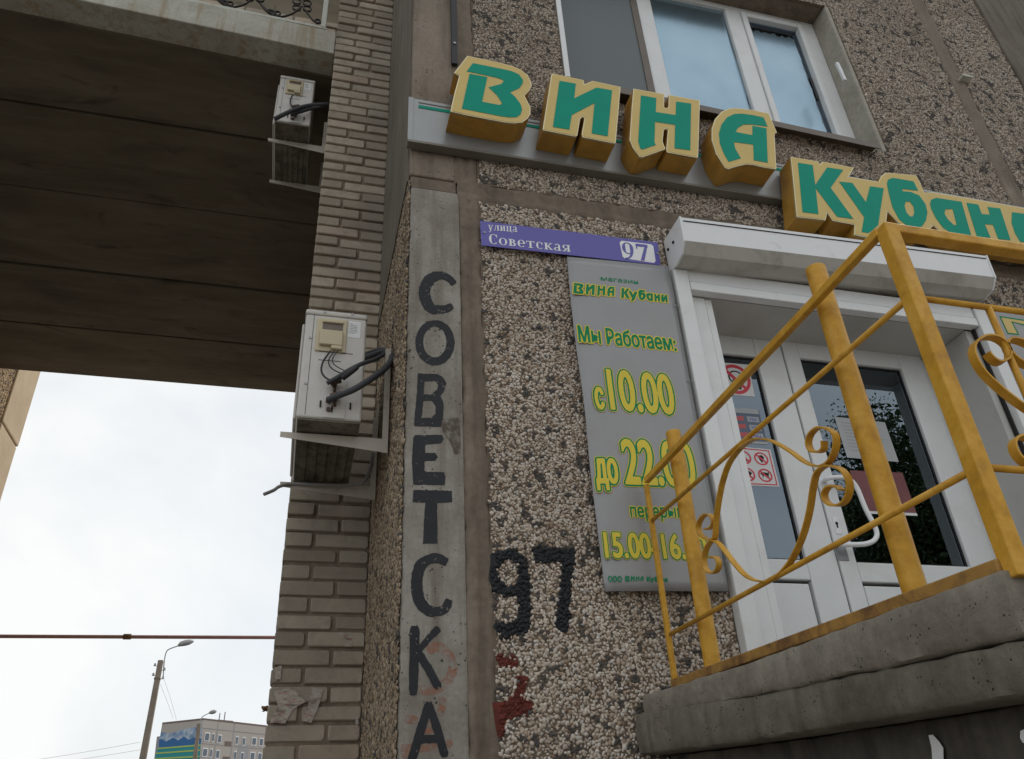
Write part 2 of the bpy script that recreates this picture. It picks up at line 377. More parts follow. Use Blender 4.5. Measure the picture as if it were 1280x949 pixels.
def smear_mat(nm='rubbed_orange_paint', col=(.42,.13,.055,1), lo=.42, hi=.70, mxv=.72):
    m_, t, b = mat(nm); o_ = [n for n in t.nodes if n.type == 'OUTPUT_MATERIAL'][0]; v = pos(t)
    b.inputs['Base Color'].default_value = col; b.inputs['Roughness'].default_value = .8
    f = ramp(t, noise(t, v, 26, 7, .75, .6), [(lo, (0,0,0)), (hi, (mxv,)*3)])
    tr = N(t, 'ShaderNodeBsdfTransparent'); ms = N(t, 'ShaderNodeMixShader')
    t.links.new(f, ms.inputs[0]); t.links.new(tr.outputs[0], ms.inputs[1]); t.links.new(b.outputs[0], ms.inputs[2]); t.links.new(ms.outputs[0], o_.inputs[0]); return m_
M['smear'] = smear_mat()
M['chip'] = smear_mat('crumbled_patch', (.105,.078,.055,1), .42, .60, .9)

# ------------------------------------------------------------------ pebble-dash
def inpoly(px, pz, poly):
    r = np.zeros(len(px), bool); n = len(poly); j = n-1
    for i in range(n):
        xi, zi = poly[i]; xj, zj = poly[j]
        c = ((zi > pz) != (zj > pz)) & (px < (xj-xi)*(pz-zi)/(zj-zi+1e-12)+xi)
        r ^= c; j = i
    return r
def pebble_points(u0, u1, v0, v1, sp, edge=.006):
    nu, nv = int((u1-u0)/sp)+1, int((v1-v0)/(sp*.87))+1
    U, V = np.meshgrid(np.arange(nu), np.arange(nv))
    U = (U+.5*(V % 2))*sp+u0; V = V*sp*.87+v0
    U = U+RNG.uniform(-.36, .36, U.shape)*sp; V = V+RNG.uniform(-.36, .36, V.shape)*sp
    U, V = U.ravel(), V.ravel()
    # ragged border: chippings break off irregularly along the panel edge
    e = edge*(1+1.4*np.sin(V*31)*np.sin(V*13+1)); f = edge*(1+1.4*np.sin(U*29)*np.sin(U*11+2))
    k = (U > u0+e) & (U < u1-e) & (V > v0+f) & (V < v1-f)
    return U[k], V[k]
def vnoise(u, v, cell, seed):
    r = np.random.default_rng(seed); T = r.random((257, 257)); a = (u/cell) % 256; b = (v/cell) % 256
    i, j = a.astype(int), b.astype(int); fa, fb = a-i, b-j; fa = fa*fa*(3-2*fa); fb = fb*fb*(3-2*fb)
    return (T[i, j]*(1-fa)+T[i+1, j]*fa)*(1-fb)+(T[i, j+1]*(1-fa)+T[i+1, j+1]*fa)*fb
def pebble_mesh(name, U, V, org, eu, ev, en, size, mat_, parent, dark=True, big=1.0, thr=.78):
    """crushed stone chips half sunk in the mortar; one faceted chip per point"""
    n = len(U); K = 6
    org, eu, ev, en = (np.array(a, float) for a in (org, eu, ev, en))
    a = size*RNG.uniform(.62, 1.35, n)*big; b = a*RNG.uniform(.5, .95, n); h = a*RNG.uniform(.26, .55, n)
    ph = RNG.uniform(0, 2*np.pi, n); tx = RNG.normal(0, .17, n); ty = RNG.normal(0, .17, n)
    ang = 2*np.pi*np.arange(K)/K
    pu = np.zeros((n, 2*K+1)); pv = pu.copy(); pw = pu.copy()
    for r, (rad, hh) in enumerate(((1.0, -.25), (.84, .88))):
        jit = RNG.uniform(.68, 1.25, (n, K)); aj = ang+RNG.uniform(-.25, .25, (n, K))
        x = np.cos(aj)*jit*rad*a[:, None]; y = np.sin(aj)*jit*rad*b[:, None]
        pu[:, r*K:(r+1)*K] = x; pv[:, r*K:(r+1)*K] = y; pw[:, r*K:(r+1)*K] = hh*h[:, None]*(RNG.uniform(.75, 1.2, (n, K)) if r else 1)
    pu[:, 2*K] = RNG.uniform(-.2, .2, n)*a; pv[:, 2*K] = RNG.uniform(-.2, .2, n)*b; pw[:, 2*K] = h*RNG.uniform(.8, 1.05, n)
    pw += pu*tx[:, None]+pv*ty[:, None]
    c, s = np.cos(ph)[:, None], np.sin(ph)[:, None]
    x = pu*c-pv*s+U[:, None]; y = pu*s+pv*c+V[:, None]
    off = np.array(parent_world(parent))
    co = (org-off)+x[..., None]*eu+y[..., None]*ev+pw[..., None]*en
    co = co.reshape(-1, 3)
    base = (np.arange(n)*(2*K+1))[:, None]
    k = np.arange(K); k1 = (k+1) % K
    quads = np.stack([k, k1, K+k1, K+k], 1); tris = np.stack([K+k, K+k1, np.full(K, 2*K)], 1)
    # if the frame is left-handed, flip the winding
    if np.dot(np.cross(eu, ev), en) < 0: quads = quads[:, ::-1]; tris = tris[:, ::-1]
    q = (quads.ravel()[None]+base).reshape(-1, K*4); t = (tris.ravel()[None]+base).reshape(-1, K*3)
    loops = np.concatenate([q, t], 1).ravel().astype(np.int32)
    cnt = np.tile(np.array([4]*K+[3]*K, np.int32), n); start = np.concatenate([[0], np.cumsum(cnt)[:-1]]).astype(np.int32)
    me = bpy.data.meshes.new(name)
    me.vertices.add(len(co)); me.vertices.foreach_set('co', co.astype(np.float32).ravel())
    me.loops.add(len(loops)); me.loops.foreach_set('vertex_index', loops)
    me.polygons.add(len(cnt)); me.polygons.foreach_set('loop_start', start)
    me.update(calc_edges=True)
    if dark:
        d = (vnoise(U, V, .034, 3) > thr).astype(np.float32)*(RNG.random(n) > .15)
        d = np.maximum(d, (RNG.random(n) > .965)*.9)
        at = me.attributes.new('dark', 'FLOAT', 'POINT'); at.data.foreach_set('value', np.repeat(d, 2*K+1).astype(np.float32))
    me.materials.append(mat_); me.validate()
    o = bpy.data.objects.new(name, me); COL.objects.link(o); o.parent = parent
    return o

# ------------------------------------------------------------------ glyphs and text
def textmesh(body, off=0.0, ext=0.0, spacing=1.0):
    cu = bpy.data.curves.new('txt', 'FONT'); cu.body = body; cu.offset = off; cu.extrude = ext; cu.resolution_u = 4; cu.space_character = spacing
    o = bpy.data.objects.new('txt', cu); COL.objects.link(o); bpy.context.view_layer.update()
    dg = bpy.context.evaluated_depsgraph_get(); me = bpy.data.meshes.new_from_object(o.evaluated_get(dg))
    vs = [v.co.copy() for v in me.vertices]; fs = [tuple(p.vertices) for p in me.polygons]
    bpy.data.objects.remove(o); bpy.data.curves.remove(cu); bpy.data.meshes.remove(me)
    return vs, fs
def grown(tris, grow, cell):
    """union of flat triangles, thickened by grow metres and traced anew as one clean sheet (no overlapping faces)"""
    T = np.array(tris, float); pad = grow+4*cell
    x0, y0 = T[..., 0].min()-pad, T[..., 1].min()-pad
    nx, ny = int((T[..., 0].max()+pad-x0)/cell)+2, int((T[..., 1].max()+pad-y0)/cell)+2
    B = np.zeros((ny, nx), bool)
    for a, b, c in T:
        i0, i1 = int((min(a[0],b[0],c[0])-x0)/cell), int((max(a[0],b[0],c[0])-x0)/cell)+2
        j0, j1 = int((min(a[1],b[1],c[1])-y0)/cell), int((max(a[1],b[1],c[1])-y0)/cell)+2
        X, Y = np.meshgrid(x0+np.arange(i0, i1)*cell, y0+np.arange(j0, j1)*cell)
        d = (b[0]-a[0])*(c[1]-a[1])-(c[0]-a[0])*(b[1]-a[1])
        if abs(d) < 1e-14: continue
        w1 = ((X-a[0])*(c[1]-a[1])-(c[0]-a[0])*(Y-a[1]))/d; w2 = ((b[0]-a[0])*(Y-a[1])-(X-a[0])*(b[1]-a[1]))/d
        B[j0:j1, i0:i1] |= (w1 >= -1e-6) & (w2 >= -1e-6) & (w1+w2 <= 1+1e-6)
    if grow > 0:
        r = grow/cell; k = int(r)+1; D = B.copy()
        for dj in range(-k, k+1):
            for di in range(-k, k+1):
                if di*di+dj*dj <= r*r: D |= np.roll(np.roll(B, dj, 0), di, 1)
        B = D
    F = B.astype(float)
    for ax in (0, 1):
        for _ in range(2): F = .25*np.roll(F, 1, ax)+.5*F+.25*np.roll(F, -1, ax)
    I = F > .5
    code = I[:-1,:-1]*1+I[:-1,1:]*2+I[1:,1:]*4+I[1:,:-1]*8
    vs, fs = [], []
    off = ((0,0),(1,0),(1,1),(0,1))
    for c in range(1, 15):
        J, K_ = np.nonzero(code == c)
        if not len(J): continue
        P_ = []
        for q in range(4):
            p, n_ = off[q], off[(q+1) % 4]
            if c >> q & 1: P_.append(np.stack([K_+p[0], J+p[1]], 1).astype(float))
            if (c >> q & 1) != (c >> ((q+1) % 4) & 1):
                f0, f1 = F[J+p[1], K_+p[0]], F[J+n_[1], K_+n_[0]]; t = ((.5-f0)/(f1-f0))[:, None]
                P_.append(np.stack([K_+p[0], J+p[1]], 1)*(1-t)+np.stack([K_+n_[0], J+n_[1]], 1)*t)
        m_ = len(P_); A_ = np.stack(P_, 1).reshape(-1, 2); b0 = len(vs)
        vs += [(x0+x*cell, y0+y*cell) for x, y in A_]; fs += [tuple(range(b0+i*m_, b0+i*m_+m_)) for i in range(len(J))]
    for j in range(ny-1):
        row = np.concatenate([[0], (code[j] == 15).astype(int), [0]]); e = np.diff(row); a_, b_ = np.nonzero(e == 1)[0], np.nonzero(e == -1)[0]
        for p, q in zip(a_, b_):
            b0 = len(vs); vs += [(x0+p*cell, y0+j*cell), (x0+q*cell, y0+j*cell), (x0+q*cell, y0+(j+1)*cell), (x0+p*cell, y0+(j+1)*cell)]; fs.append((b0, b0+1, b0+2, b0+3))
    return vs, fs
def sheet_on(mb, vs, fs, Y, X0, slope):
    mb.add([(x, Y, z+slope*(x-X0)) for x, z in vs], fs); mb.keepn = True
def fit_text(body, X0, X1, Z0, Z1, Y, off=0.0, slope=0.0, mb=None):
    """text sheet facing -Y inside the rectangle; off thickens the strokes by that many metres"""
    vs, fs = textmesh(body)
    x0, x1 = min(v.x for v in vs), max(v.x for v in vs); y0, y1 = min(v.y for v in vs), max(v.y for v in vs)
    mb = mb or MB(); sx, sy = (X1-X0)/(x1-x0), (Z1-Z0)/(y1-y0)
    P_ = [(X0+(v.x-x0)*sx, Z0+(v.y-y0)*sy) for v in vs]
    tr = [(P_[f[0]], P_[f[i]], P_[f[i+1]]) for f in fs for i in range(1, len(f)-1)]
    gv, gf = grown(tr, off, max(.0004, min(.0011, (Z1-Z0)/60)))
    sheet_on(mb, gv, gf, Y, X0, slope)
    return mb
def px_rect(lx, lt, lb, rx, rb, Y):
    a, b, c = onY(lx, lb, Y), onY(rx, rb, Y), onY(lx, lt, Y)
    return a.x, b.x, a.z, c.z, (b.z-a.z)/(b.x-a.x)

# ================================================================== THE SETTING
MB().box(-400, 400, -400, 400, GZ-.5, GZ).build('ground', M['asphalt']); tag(bpy.data.objects['ground'], kind='structure')
pv = MB().box(-9, 14, -5.0, 16, GZ-.05, GZ+.12).build('bounce_pavement', M['bounce_paving']); tag(pv, kind='structure')  # out of view; wide and pale to throw light onto ceiling and undersides

# ------------------------------------------------------------------ the building
BL = thing('apartment_building', (1.0, 3.2, GZ), 'pebble-dashed panel apartment block with a brick passage pier and painted street name', 'building')
CX, CR, JR = .380, .637, .738      # pier corner, pier right edge, end of vertical joint
YF, YB = 3.0, 4.35
ZJ0, ZJ1 = 2.955, 3.075            # horizontal joint
TOP = 7.6
DO_L, DO_R, DO_T, DO_B = 1.99, 3.62, 2.5, .50     # door opening
WI_L, WI_R, WI_B, WI_T = 1.31, 3.53, 3.95, onY(1016.6, 3.4, 3.0).z   # upper window opening
# solid wall behind the facing (with openings left free)
b = MB()
def wall(x0, x1, z0, z1, y=3.035): b.box(x0, x1, y, 3.40, z0, z1)
wall(CR, 1.84, GZ, 2.50); wall(3.70, 9, GZ, 2.50); wall(CR, 9, 2.53, WI_B-.02); wall(1.84, 3.70, GZ, .48)
wall(CR, WI_L, WI_B-.02, WI_T); wall(WI_R, 9, WI_B-.02, WI_T); wall(CR, 9, WI_T, TOP)
b.build('wall', M['joint'], BL)
b = MB(); b.box(CX+.006, CR, YF, 3.38, GZ, ZJ0+.03)
pier = b.build('concrete_pier', M['pier'], BL, bevel=.012)
b = MB(); b.box(CX-.002, CR-.02, YF+.006, 3.38, ZJ1, TOP)
b.build('upper_pier', M['pier_brown'], BL, bevel=.01)
b = MB(); b.box(CX+.004, CR-.008, YF+.012, 3.37, ZJ0+.032, ZJ1-.002); b.build('joint_mortar', M['joint'], BL, bevel=.01)
# vertical and horizontal joints with lips of smeared mortar
def lip(x0, x1, z0, z1, y0, amp, horizontal, seed):
    r = random.Random(seed); mb = MB(); L = int(((x1-x0) if horizontal else (z1-z0))/.05)
    vs = []
    for i in range(L+1):
        t = i/L; j = r.uniform(-1, 1)*amp; k = r.uniform(-1, 1)*amp
        row = []
        for q, yy in ((0, .012), (.10, .002), (.28, -.003), (.5, .010), (.72, -.004), (.9, .002), (1, .012)):
            if horizontal: p = (x0+(x1-x0)*t, y0+yy+r.uniform(-.003, .003), z0+(z1-z0)*q+(j if q < .3 else k if q > .7 else 0))
            else: p = (x0+(x1-x0)*q+(j if q < .3 else k if q > .7 else 0), y0+yy+r.uniform(-.003, .003), z0+(z1-z0)*t)
            row.append(p)
        vs += row
    fs = [(i*7+k, i*7+k+1, (i+1)*7+k+1, (i+1)*7+k) for i in range(L) for k in range(6)]
    mb.add(vs, fs); return mb
lip(CR-.006, JR+.014, GZ, 2.97, 3.003, .012, False, 1).build('joint_mortar', M['joint'], BL, smooth=True)
lip(CR-.032, JR+.010, 3.06, TOP, 3.004, .010, False, 2).build('joint_mortar', M['joint'], BL, smooth=True)
lip(CR-.01, 9, ZJ0-.014, ZJ1+.014, 3.001, .013, True, 3).build('joint_mortar', M['joint'], BL, smooth=True)
lip(4.43, 4.60, 3.06, TOP, 3.003, .012, False, 4).build('joint_mortar', M['pier_brown'], BL, smooth=True)
MB().box(5.16, 9, 2.985, 3.03, ZJ1, TOP).build('side_panel', M['return_smooth'], BL, bevel=.01)
# pebble beds
YP = 3.004
b = MB()
def bed(x0, x1, z0, z1): b.box(x0, x1, YP, 3.034, z0, z1)
bed(JR, 1.765, GZ, ZJ0); bed(3.72, 9, GZ, ZJ0); bed(1.766, 3.719, 2.80, ZJ0)
bed(JR, WI_L, ZJ1, TOP); bed(WI_L, WI_R, ZJ1, WI_B-.02); bed(WI_R+.03, 4.44, ZJ1, TOP); bed(WI_L, WI_R+.03, WI_T, TOP); bed(4.58, 5.159, ZJ1, TOP)
b.build('render_bed', M['bed'], BL)
# painted house number 97 and the red smear, as areas on the chippings
p9 = zp(600, 670, 7.3, [(100,160),(180,120),(260,108),(340,130),(400,180),(440,270),(460,450),(465,650),(455,800),(430,880),(340,910),(250,925),(180,900),(120,820),(140,790),(280,780),(330,760),(360,690),(350,540),(230,545),(130,500),(85,400),(80,280)])
h9 = zp(600, 670, 7.3, [(165,310),(200,250),(260,220),(320,225),(345,260),(350,400),(330,445),(280,460),(210,435),(165,370)])
p7 = zp(600, 670, 7.3, [(475,105),(530,95),(860,110),(880,140),(850,300),(830,560),(820,850),(780,880),(710,860),(690,800),(720,560),(750,300),(745,235),(510,225)])
r1 = zp(600, 790, 5.97, [(110,160),(190,185),(280,180),(285,255),(150,240)])
r2 = zp(600, 790, 5.97, [(300,320),(350,330),(345,420),(330,500),(430,540),(380,580),(320,610),(200,650),(190,740),(140,780),(95,740),(110,640),(85,560),(80,525),(180,520),(240,470),(280,420)])
YQ = 2.995
xz = lambda l, Y=YQ: [(onY(a, c, Y).x, onY(a, c, Y).z) for a, c in l]
p9, h9, p7, r1, r2 = map(xz, (p9, h9, p7, r1, r2))
EU, EV, EN = (1,0,0), (0,0,1), (0,-1,0)
SP = .0132
U, V = pebble_points(JR, 1.765, -.5, ZJ0, SP)
hid = (U > 1.23) & (V > .97) & (V < 2.62)          # behind the plate
U, V = U[~hid], V[~hid]
jx, jz = U+RNG.normal(0, .003, len(U)), V+RNG.normal(0, .003, len(U)); kx, kz = U+RNG.normal(0, .006, len(U)), V+RNG.normal(0, .006, len(U))
in9 = (inpoly(jx, jz, p9) & ~inpoly(jx, jz, h9)); in7 = inpoly(jx, jz, p7)
inr = inpoly(kx, kz, r1) | inpoly(kx, kz, r2)
rest = ~(in9 | in7 | inr)
pebble_mesh('pebble_facing', U[rest], V[rest], (0,YP,0), EU, EV, EN, .0086, M['peb'], BL)
for sel in (in9, in7):
    d = pebble_mesh('painted_digit', U[sel], V[sel], (0,YP-.001,0), EU, EV, EN, .0105, M['peb_black'], BL, dark=False)
up_ = inpoly(kx, kz, r1)
for sel in (inr & up_, inr & ~up_): pebble_mesh('paint_smear', U[sel], V[sel], (0,YP,0), EU, EV, EN, .0095, M['red'], BL, dark=False)
for l in (r1, r2): MB().plate([[(x, YP-.0015, z) for x, z in l]], (0,0,0)).build('paint_film', M['red'], BL)
b = MB(); b.plate([[(x, YP-.0012, z) for x, z in p9], [(x, YP-.0012, z) for x, z in h9]], (0,0,0)); b.plate([[(x, YP-.0012, z) for x, z in p7]], (0,0,0)); b.build('paint_film', M['peb_black'], BL)
def field(x0, x1, z0, z1, mat_, holes=(), sp=.0126, size=.0079):
    U, V = pebble_points(x0, x1, z0, z1, sp)
    k = np.ones(len(U), bool)
    for a, c, d, e in holes: k &= ~((U > a) & (U < c) & (V > d) & (V < e))
    pebble_mesh('pebble_facing', U[k], V[k], (0,YP,0), EU, EV, EN, size, mat_, BL, thr=.76)
field(1.766, 3.72, 2.80, ZJ0, M['peb'])
field(3.72, 5.6, .4, ZJ0, M['peb_up'])
field(JR, 4.44, ZJ1, 6.6, M['peb_up'], [(WI_L-.01, WI_R+.04, WI_B-.02, WI_T)])
field(4.58, 5.16, ZJ1, 6.9, M['peb_up'])
# the return: pebbled below, smooth above
b = MB(); b.box(CX, 4.0, 3.385, YB, GZ, TOP); b.box(CX, CX+.005, 3.03, 3.385, GZ, ZJ0+.05)
b.build('return_wall', M['bed'], BL)
b = MB(); b.box(CX-.012, CX-.0025, 3.03, YB-.002, 3.05, TOP); b.build('return_panel', M['return_smooth'], BL)
U, V = pebble_points(3.004, YB-.01, .2, 3.05, .0155)
pebble_mesh('pebble_facing', U, V, (CX,0,0), (0,1,0), (0,0,1), (-1,0,0), .0125, M['peb_ret'], BL)
# letters painted down the pier
YL = YF-.0015
def paintpart(loops_px, mats=None, name='painted_letter', dy=0, Y=YL, mb=None, parent=pier, root=None):
    mb = mb or MB()
    mb.plate([[onY(x, y, Y-dy) for x, y in l] for l in loops_px], (0,.001,0))
    return mb
def el(cx, cy, rx, ry, n=36, wob=0):
    return [(cx+rx*math.cos(2*math.pi*k/n)*random.uniform(1-wob,1+wob), cy+ry*math.sin(2*math.pi*k/n)*random.uniform(1-wob,1+wob)) for k in range(n)]
def rough(l, amp=.35, step=3.0):   # brush-ragged contour
    out_ = []
    for i, (x, y) in enumerate(l):
        x2, y2 = l[(i+1) % len(l)]; d = math.hypot(x2-x, y2-y); n = max(1, int(d/step))
        for k in range(n):
            t = k/n; out_.append((x+(x2-x)*t+random.uniform(-amp, amp), y+(y2-y)*t+random.uniform(-amp, amp)))
    return out_
s_ = 6.327
letters = []
letters.append([[rough(zp(500,325,s_,stroke2([(430,195),(390,148),(320,122),(250,145),(205,200),(193,270),(215,340),(255,388),(310,392),(370,385),(415,360)],[52,62,88,92,85,66,52])))]])
letters.append([[rough(zp(500,325,s_,el(277,655,155,180))), rough(zp(500,325,s_,el(276,648,92,122)))]])
letters.append([[rough(zp(500,465,s_,[(140,12),(290,15),(340,40),(365,90),(355,140),(318,190),(345,240),(345,330),(325,435),(112,428),(118,330),(135,150)])),
                 rough(zp(500,465,s_,[(195,75),(280,72),(303,100),(295,140),(240,180),(188,175)])), rough(zp(500,465,s_,[(185,230),(250,225),(285,270),(280,330),(250,362),(170,365)]))]])
letters.append([[rough(zp(500,465,s_,[(120,500),(335,497),(345,530),(330,562),(200,575),(198,640),(280,640),(298,670),(280,700),(195,705),(195,790),(350,792),(360,830),(355,895),(105,890),(95,700),(105,520)]))]])
s_ = 5.58
letters.append([[rough(zp(490,605,s_,[(148,42),(418,48),(420,125),(315,135),(318,415),(215,415),(232,130),(145,128)]))]])
letters.append([[rough(zp(490,605,s_,stroke2([(385,550),(325,520),(260,525),(200,570),(175,650),(175,740),(195,820),(250,880),(310,890),(370,870),(400,805)],[60,70,82,84,80,66,52])))]])
s_ = 5.3
letters.append([[rough(zp(490,770,s_,stroke2([(150,66),(148,220),(140,525)],[60,64,62])))], [rough(zp(490,770,s_,stroke2([(312,80),(250,140),(175,235)],[50,44,40])))], [rough(zp(490,770,s_,stroke2([(170,235),(240,350),(312,480)],[50,56,54])))]])
letters.append([[rough(zp(490,770,s_,stroke2([(248,570),(190,760),(120,990)],[52,58,58])))], [rough(zp(490,770,s_,stroke2([(240,575),(300,750),(352,935)],[50,56,54])))], [rough(zp(490,770,s_,stroke2([(150,832),(230,815),(325,818)],[52,54,50])))]])
for L in letters:
    mb = MB()
    for i, loops in enumerate(L): paintpart(loops, dy=.0004*i, mb=mb)
    mb.build('painted_letter', M['letter'], pier)
for i, (pth, wd) in enumerate((([(235,235),(290,200),(350,230),(395,300),(400,370),(360,440),(280,490),(180,490)], 62), ([(330,540),(335,600),(310,660)], 50), ([(90,680),(170,695)], 60), ([(235,690),(245,780)], 70), ([(60,870),(180,880),(300,865),(400,840)], 50), ([(60,920),(110,900)], 60))):
    paintpart([zp(490,770,5.3,stroke2(pth, wd))], dy=-.0005-.00008*i).build('paint_smear', M['smear'], pier)
# chipped patch on the pier edge beside the third letter
mb = MB(); paintpart([rough(zp(500,465,6.327,[(335,365),(470,360),(480,640),(440,660),(400,560),(370,520),(330,450)]), .6)], dy=.0006, mb=mb); mb.build('chipped_patch', M['chip'], pier)

# ------------------------------------------------------------------ brick pier of the passage
BX0 = -.085
def brickwork(x0, x1, z0, z1, y, depth, pitch, zref, pattern, seed, xr=None, gap=.016):
    r = random.Random(seed); mb = MB()
    k = math.floor((z0-zref)/pitch)
    while zref+k*pitch < z1:
        zb = zref+k*pitch-pitch/2+gap/2; zt = zb+pitch-gap; x = x0
        seq = pattern[k % 2]; i = 0
        while x < x1-.02:
            wv = seq[i % len(seq)]; xe = min(x+wv, x1)
            yy = y+r.uniform(-.006, .006); c = .007
            a, d = x+r.uniform(0, .003), xe-gap+r.uniform(-.004, .003)
            if xe >= x1-.001: d = x1-r.uniform(0, .004)
            z_b, z_t = zb+r.uniform(-.004, .004), zt+r.uniform(-.005, .003)
            j = [r.uniform(.4, 1.6)*c for _ in range(4)]
            F = [(a,yy+c,z_b+j[0]),(a+j[0],yy+c,z_b),(d-j[1],yy+c,z_b),(d,yy+c,z_b+j[1]),(d,yy+c,z_t-j[2]),(d-j[2],yy+c,z_t),(a+j[3],yy+c,z_t),(a,yy+c,z_t-j[3])]
            e = .005; mx_, mz_ = (a+d)/2, (z_b+z_t)/2
            G = [(p[0]+(e if p[0] < mx_ else -e), yy+r.uniform(-.0008,.0008), p[2]+(e if p[2] < mz_ else -e)) for p in F]
            B = [(p[0], y+depth, p[2]) for p in F]
            mb.add(G+F+B, [tuple(range(8))]+[(i_, 8+i_, 8+(i_+1) % 8, (i_+1) % 8) for i_ in range(8)]+[(8+i_, 16+i_, 16+(i_+1) % 8, 8+(i_+1) % 8) for i_ in range(8)])
            x = xe; i += 1
        k += 1
    return mb
zr = onY(389, 636.6, YB).z
bw = brickwork(BX0, CX-.006, GZ, TOP, YB, .12, .0892, zr, ([.165,.31], [.30,.18]), 5).build('brickwork', M['brick'], BL)
MB().box(BX0+.012, CX+.3, YB+.014, 9.9, GZ, TOP).build('mortar_bed', M['mortar'], BL)
# recessed brick wall behind the balcony over the passage
BRY = 5.45
brickwork(-3.9, BX0, 5.96, TOP, BRY, .1, .0892, zr, ([.165,.31], [.30,.18]), 6).build('brickwork', M['brick'], BL)
MB().box(-3.9, BX0, BRY+.014, 5.7, 5.95, TOP).build('mortar_bed', M['mortar'], BL)
# passage ceiling: hollow-core slabs with open joints
A, Bq = onY(100, 0, 4.36), onY(418, 67, 4.36); FS = (Bq.z-A.z)/(Bq.x-A.x)
ys = [4.40, 5.40, 6.445, 7.665, 8.80, 9.93]
for i in range(5):
    r = random.Random(i)
    b = MB(); n = 24
    x0, x1 = -4.1, BX0+.012; y0, y1 = ys[i]+.012, ys[i+1]-.012; dz = r.uniform(-.008, .008)
    if i == 0: b.hexa([(x0,4.585,5.672+FS*(x0-BX0)),(x1,4.585,5.672),(x1,y1,5.672),(x0,y1,5.672),(x0,4.585,5.93),(x1,4.585,5.93),(x1,y1,5.93),(x0,y1,5.93)])
    else: b.box(x0, x1, y0, y1, 5.672+dz, 5.93)
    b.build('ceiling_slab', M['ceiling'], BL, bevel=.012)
MB().box(-4.1, BX0+.012, 5.395, 9.9, 5.72, 5.9).build('joint_mortar', M['dark'], BL)
# upper storeys over the passage keep daylight out of the slab joints
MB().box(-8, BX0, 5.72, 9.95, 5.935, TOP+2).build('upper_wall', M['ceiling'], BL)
MB().box(-8, 9, 3.42, 9.95, TOP, TOP+8).build('upper_wall', M['pier_brown'], BL) if False else None
# side walls of the passage and the far end of the left wing
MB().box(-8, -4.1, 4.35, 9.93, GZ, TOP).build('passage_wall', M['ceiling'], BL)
fe = onX(24, 545, -4.0).y
b = MB(); b.box(-4.35, -4.02, 9.94, fe-.4, GZ, 9.5); b.build('wing_wall', M['bed'], BL)
U, V = pebble_points(9.95, fe-.38, 4.0, 8.2, .024)
pebble_mesh('pebble_facing', U, V, (-4.02,0,0), (0,1,0), (0,0,1), (1,0,0), .016, M['peb_wing'], BL)
for z0, z1, ex in ((3.5, 5.33, .0), (5.36, 7.2, .05), (7.2, 9.4, .0)):
    MB().box(-4.3, -3.985, fe-.75, fe+ex, z0, z1).build('corner_block', M['sunwall'], BL, bevel=.02)

# balcony over the passage
A, Bq = onY(100, 0, 4.36), onY(418, 67, 4.36)
sl_ = (Bq.z-A.z)/(Bq.x-A.x)
zb_r = Bq.z; zt_r = onY(418, 39.5, 4.36).z
xl, xr_ = -4.2, BX0-.004
def zz(x, z): return z+sl_*(x-Bq.x)
b = MB(); b.hexa([(xl,4.36,zz(xl,zb_r)),(xr_,4.36,zz(xr_,zb_r)),(xr_,4.60,zz(xr_,zb_r)),(xl,4.60,zz(xl,zb_r)),(xl,4.36,zz(xl,zt_r)),(xr_,4.36,zz(xr_,zt_r)),(xr_,4.60,zz(xr_,zt_r)),(xl,4.60,zz(xl,zt_r))])
b.build('balcony_fascia', M['fascia'], BL, bevel=.008)
MB().box(-4.1, BX0-.004, 4.62, 5.7, 5.94, 5.95).build('balcony_floor', M['ceiling'], BL)
BR = MB(); yb = 4.40
p0, p1 = onY(408, 37, yb), onY(100, -26, yb)
BR.bar(p1+Vector((-2,0,-2*(p0.z-p1.z)/(p0.x-p1.x))), p0, .03, .03)
BR.bar(onY(404, 36, yb), onY(404, 36, yb)+Vector((0,0,1.0)), .04, .04, up=(0,1,0))
rail = BR.build('balcony_railing', M['mint'], BL, bevel=.003)
orn = MB()
def ring3(cx, cy, rpx):
    c = onY(cx, cy, yb); k = c.length/FPX
    orn.ribbon([c+Vector((math.cos(a)*rpx*k, 0, math.sin(a)*rpx*k)) for a in np.linspace(0, 2*math.pi*.93, 20)], (0,1,0), .018, .006)
def seg3(pts): orn.ribbon(smoothpath([onY(a, c, yb) for a, c in pts], 5), (0,1,0), .018, .007)
for ox in (0, -59, -118, -177):
    dy = ox*.205
    for a, c in ((371,2),(384,4),(371,10),(384,11),(378,-4)): ring3(a+ox, c+dy, 4.5)
    seg3([(377+ox,8+dy),(366+ox,17+dy),(352+ox,21+dy),(340+ox,19+dy),(330+ox,9+dy),(318+ox,-3+dy)])
    seg3([(378+ox,8+dy),(386+ox,19+dy),(393+ox,27+dy),(402+ox,29+dy)])
    for a, c in ((340,16),(347,17),(397,27)): ring3(a+ox, c+dy, 3.2)
    seg3([(343+ox,16+dy),(344+ox,8+dy)])
for ox in np.arange(-4.0, -.3, .24): pass
orn.build('iron_ornament', M['iron'], rail)

# ------------------------------------------------------------------ upper window
yw = 3.165
WN = MB()
px_w = lambda x, y: onY(x, y, yw)
zwb = WI_B+.10; zwt = WI_T
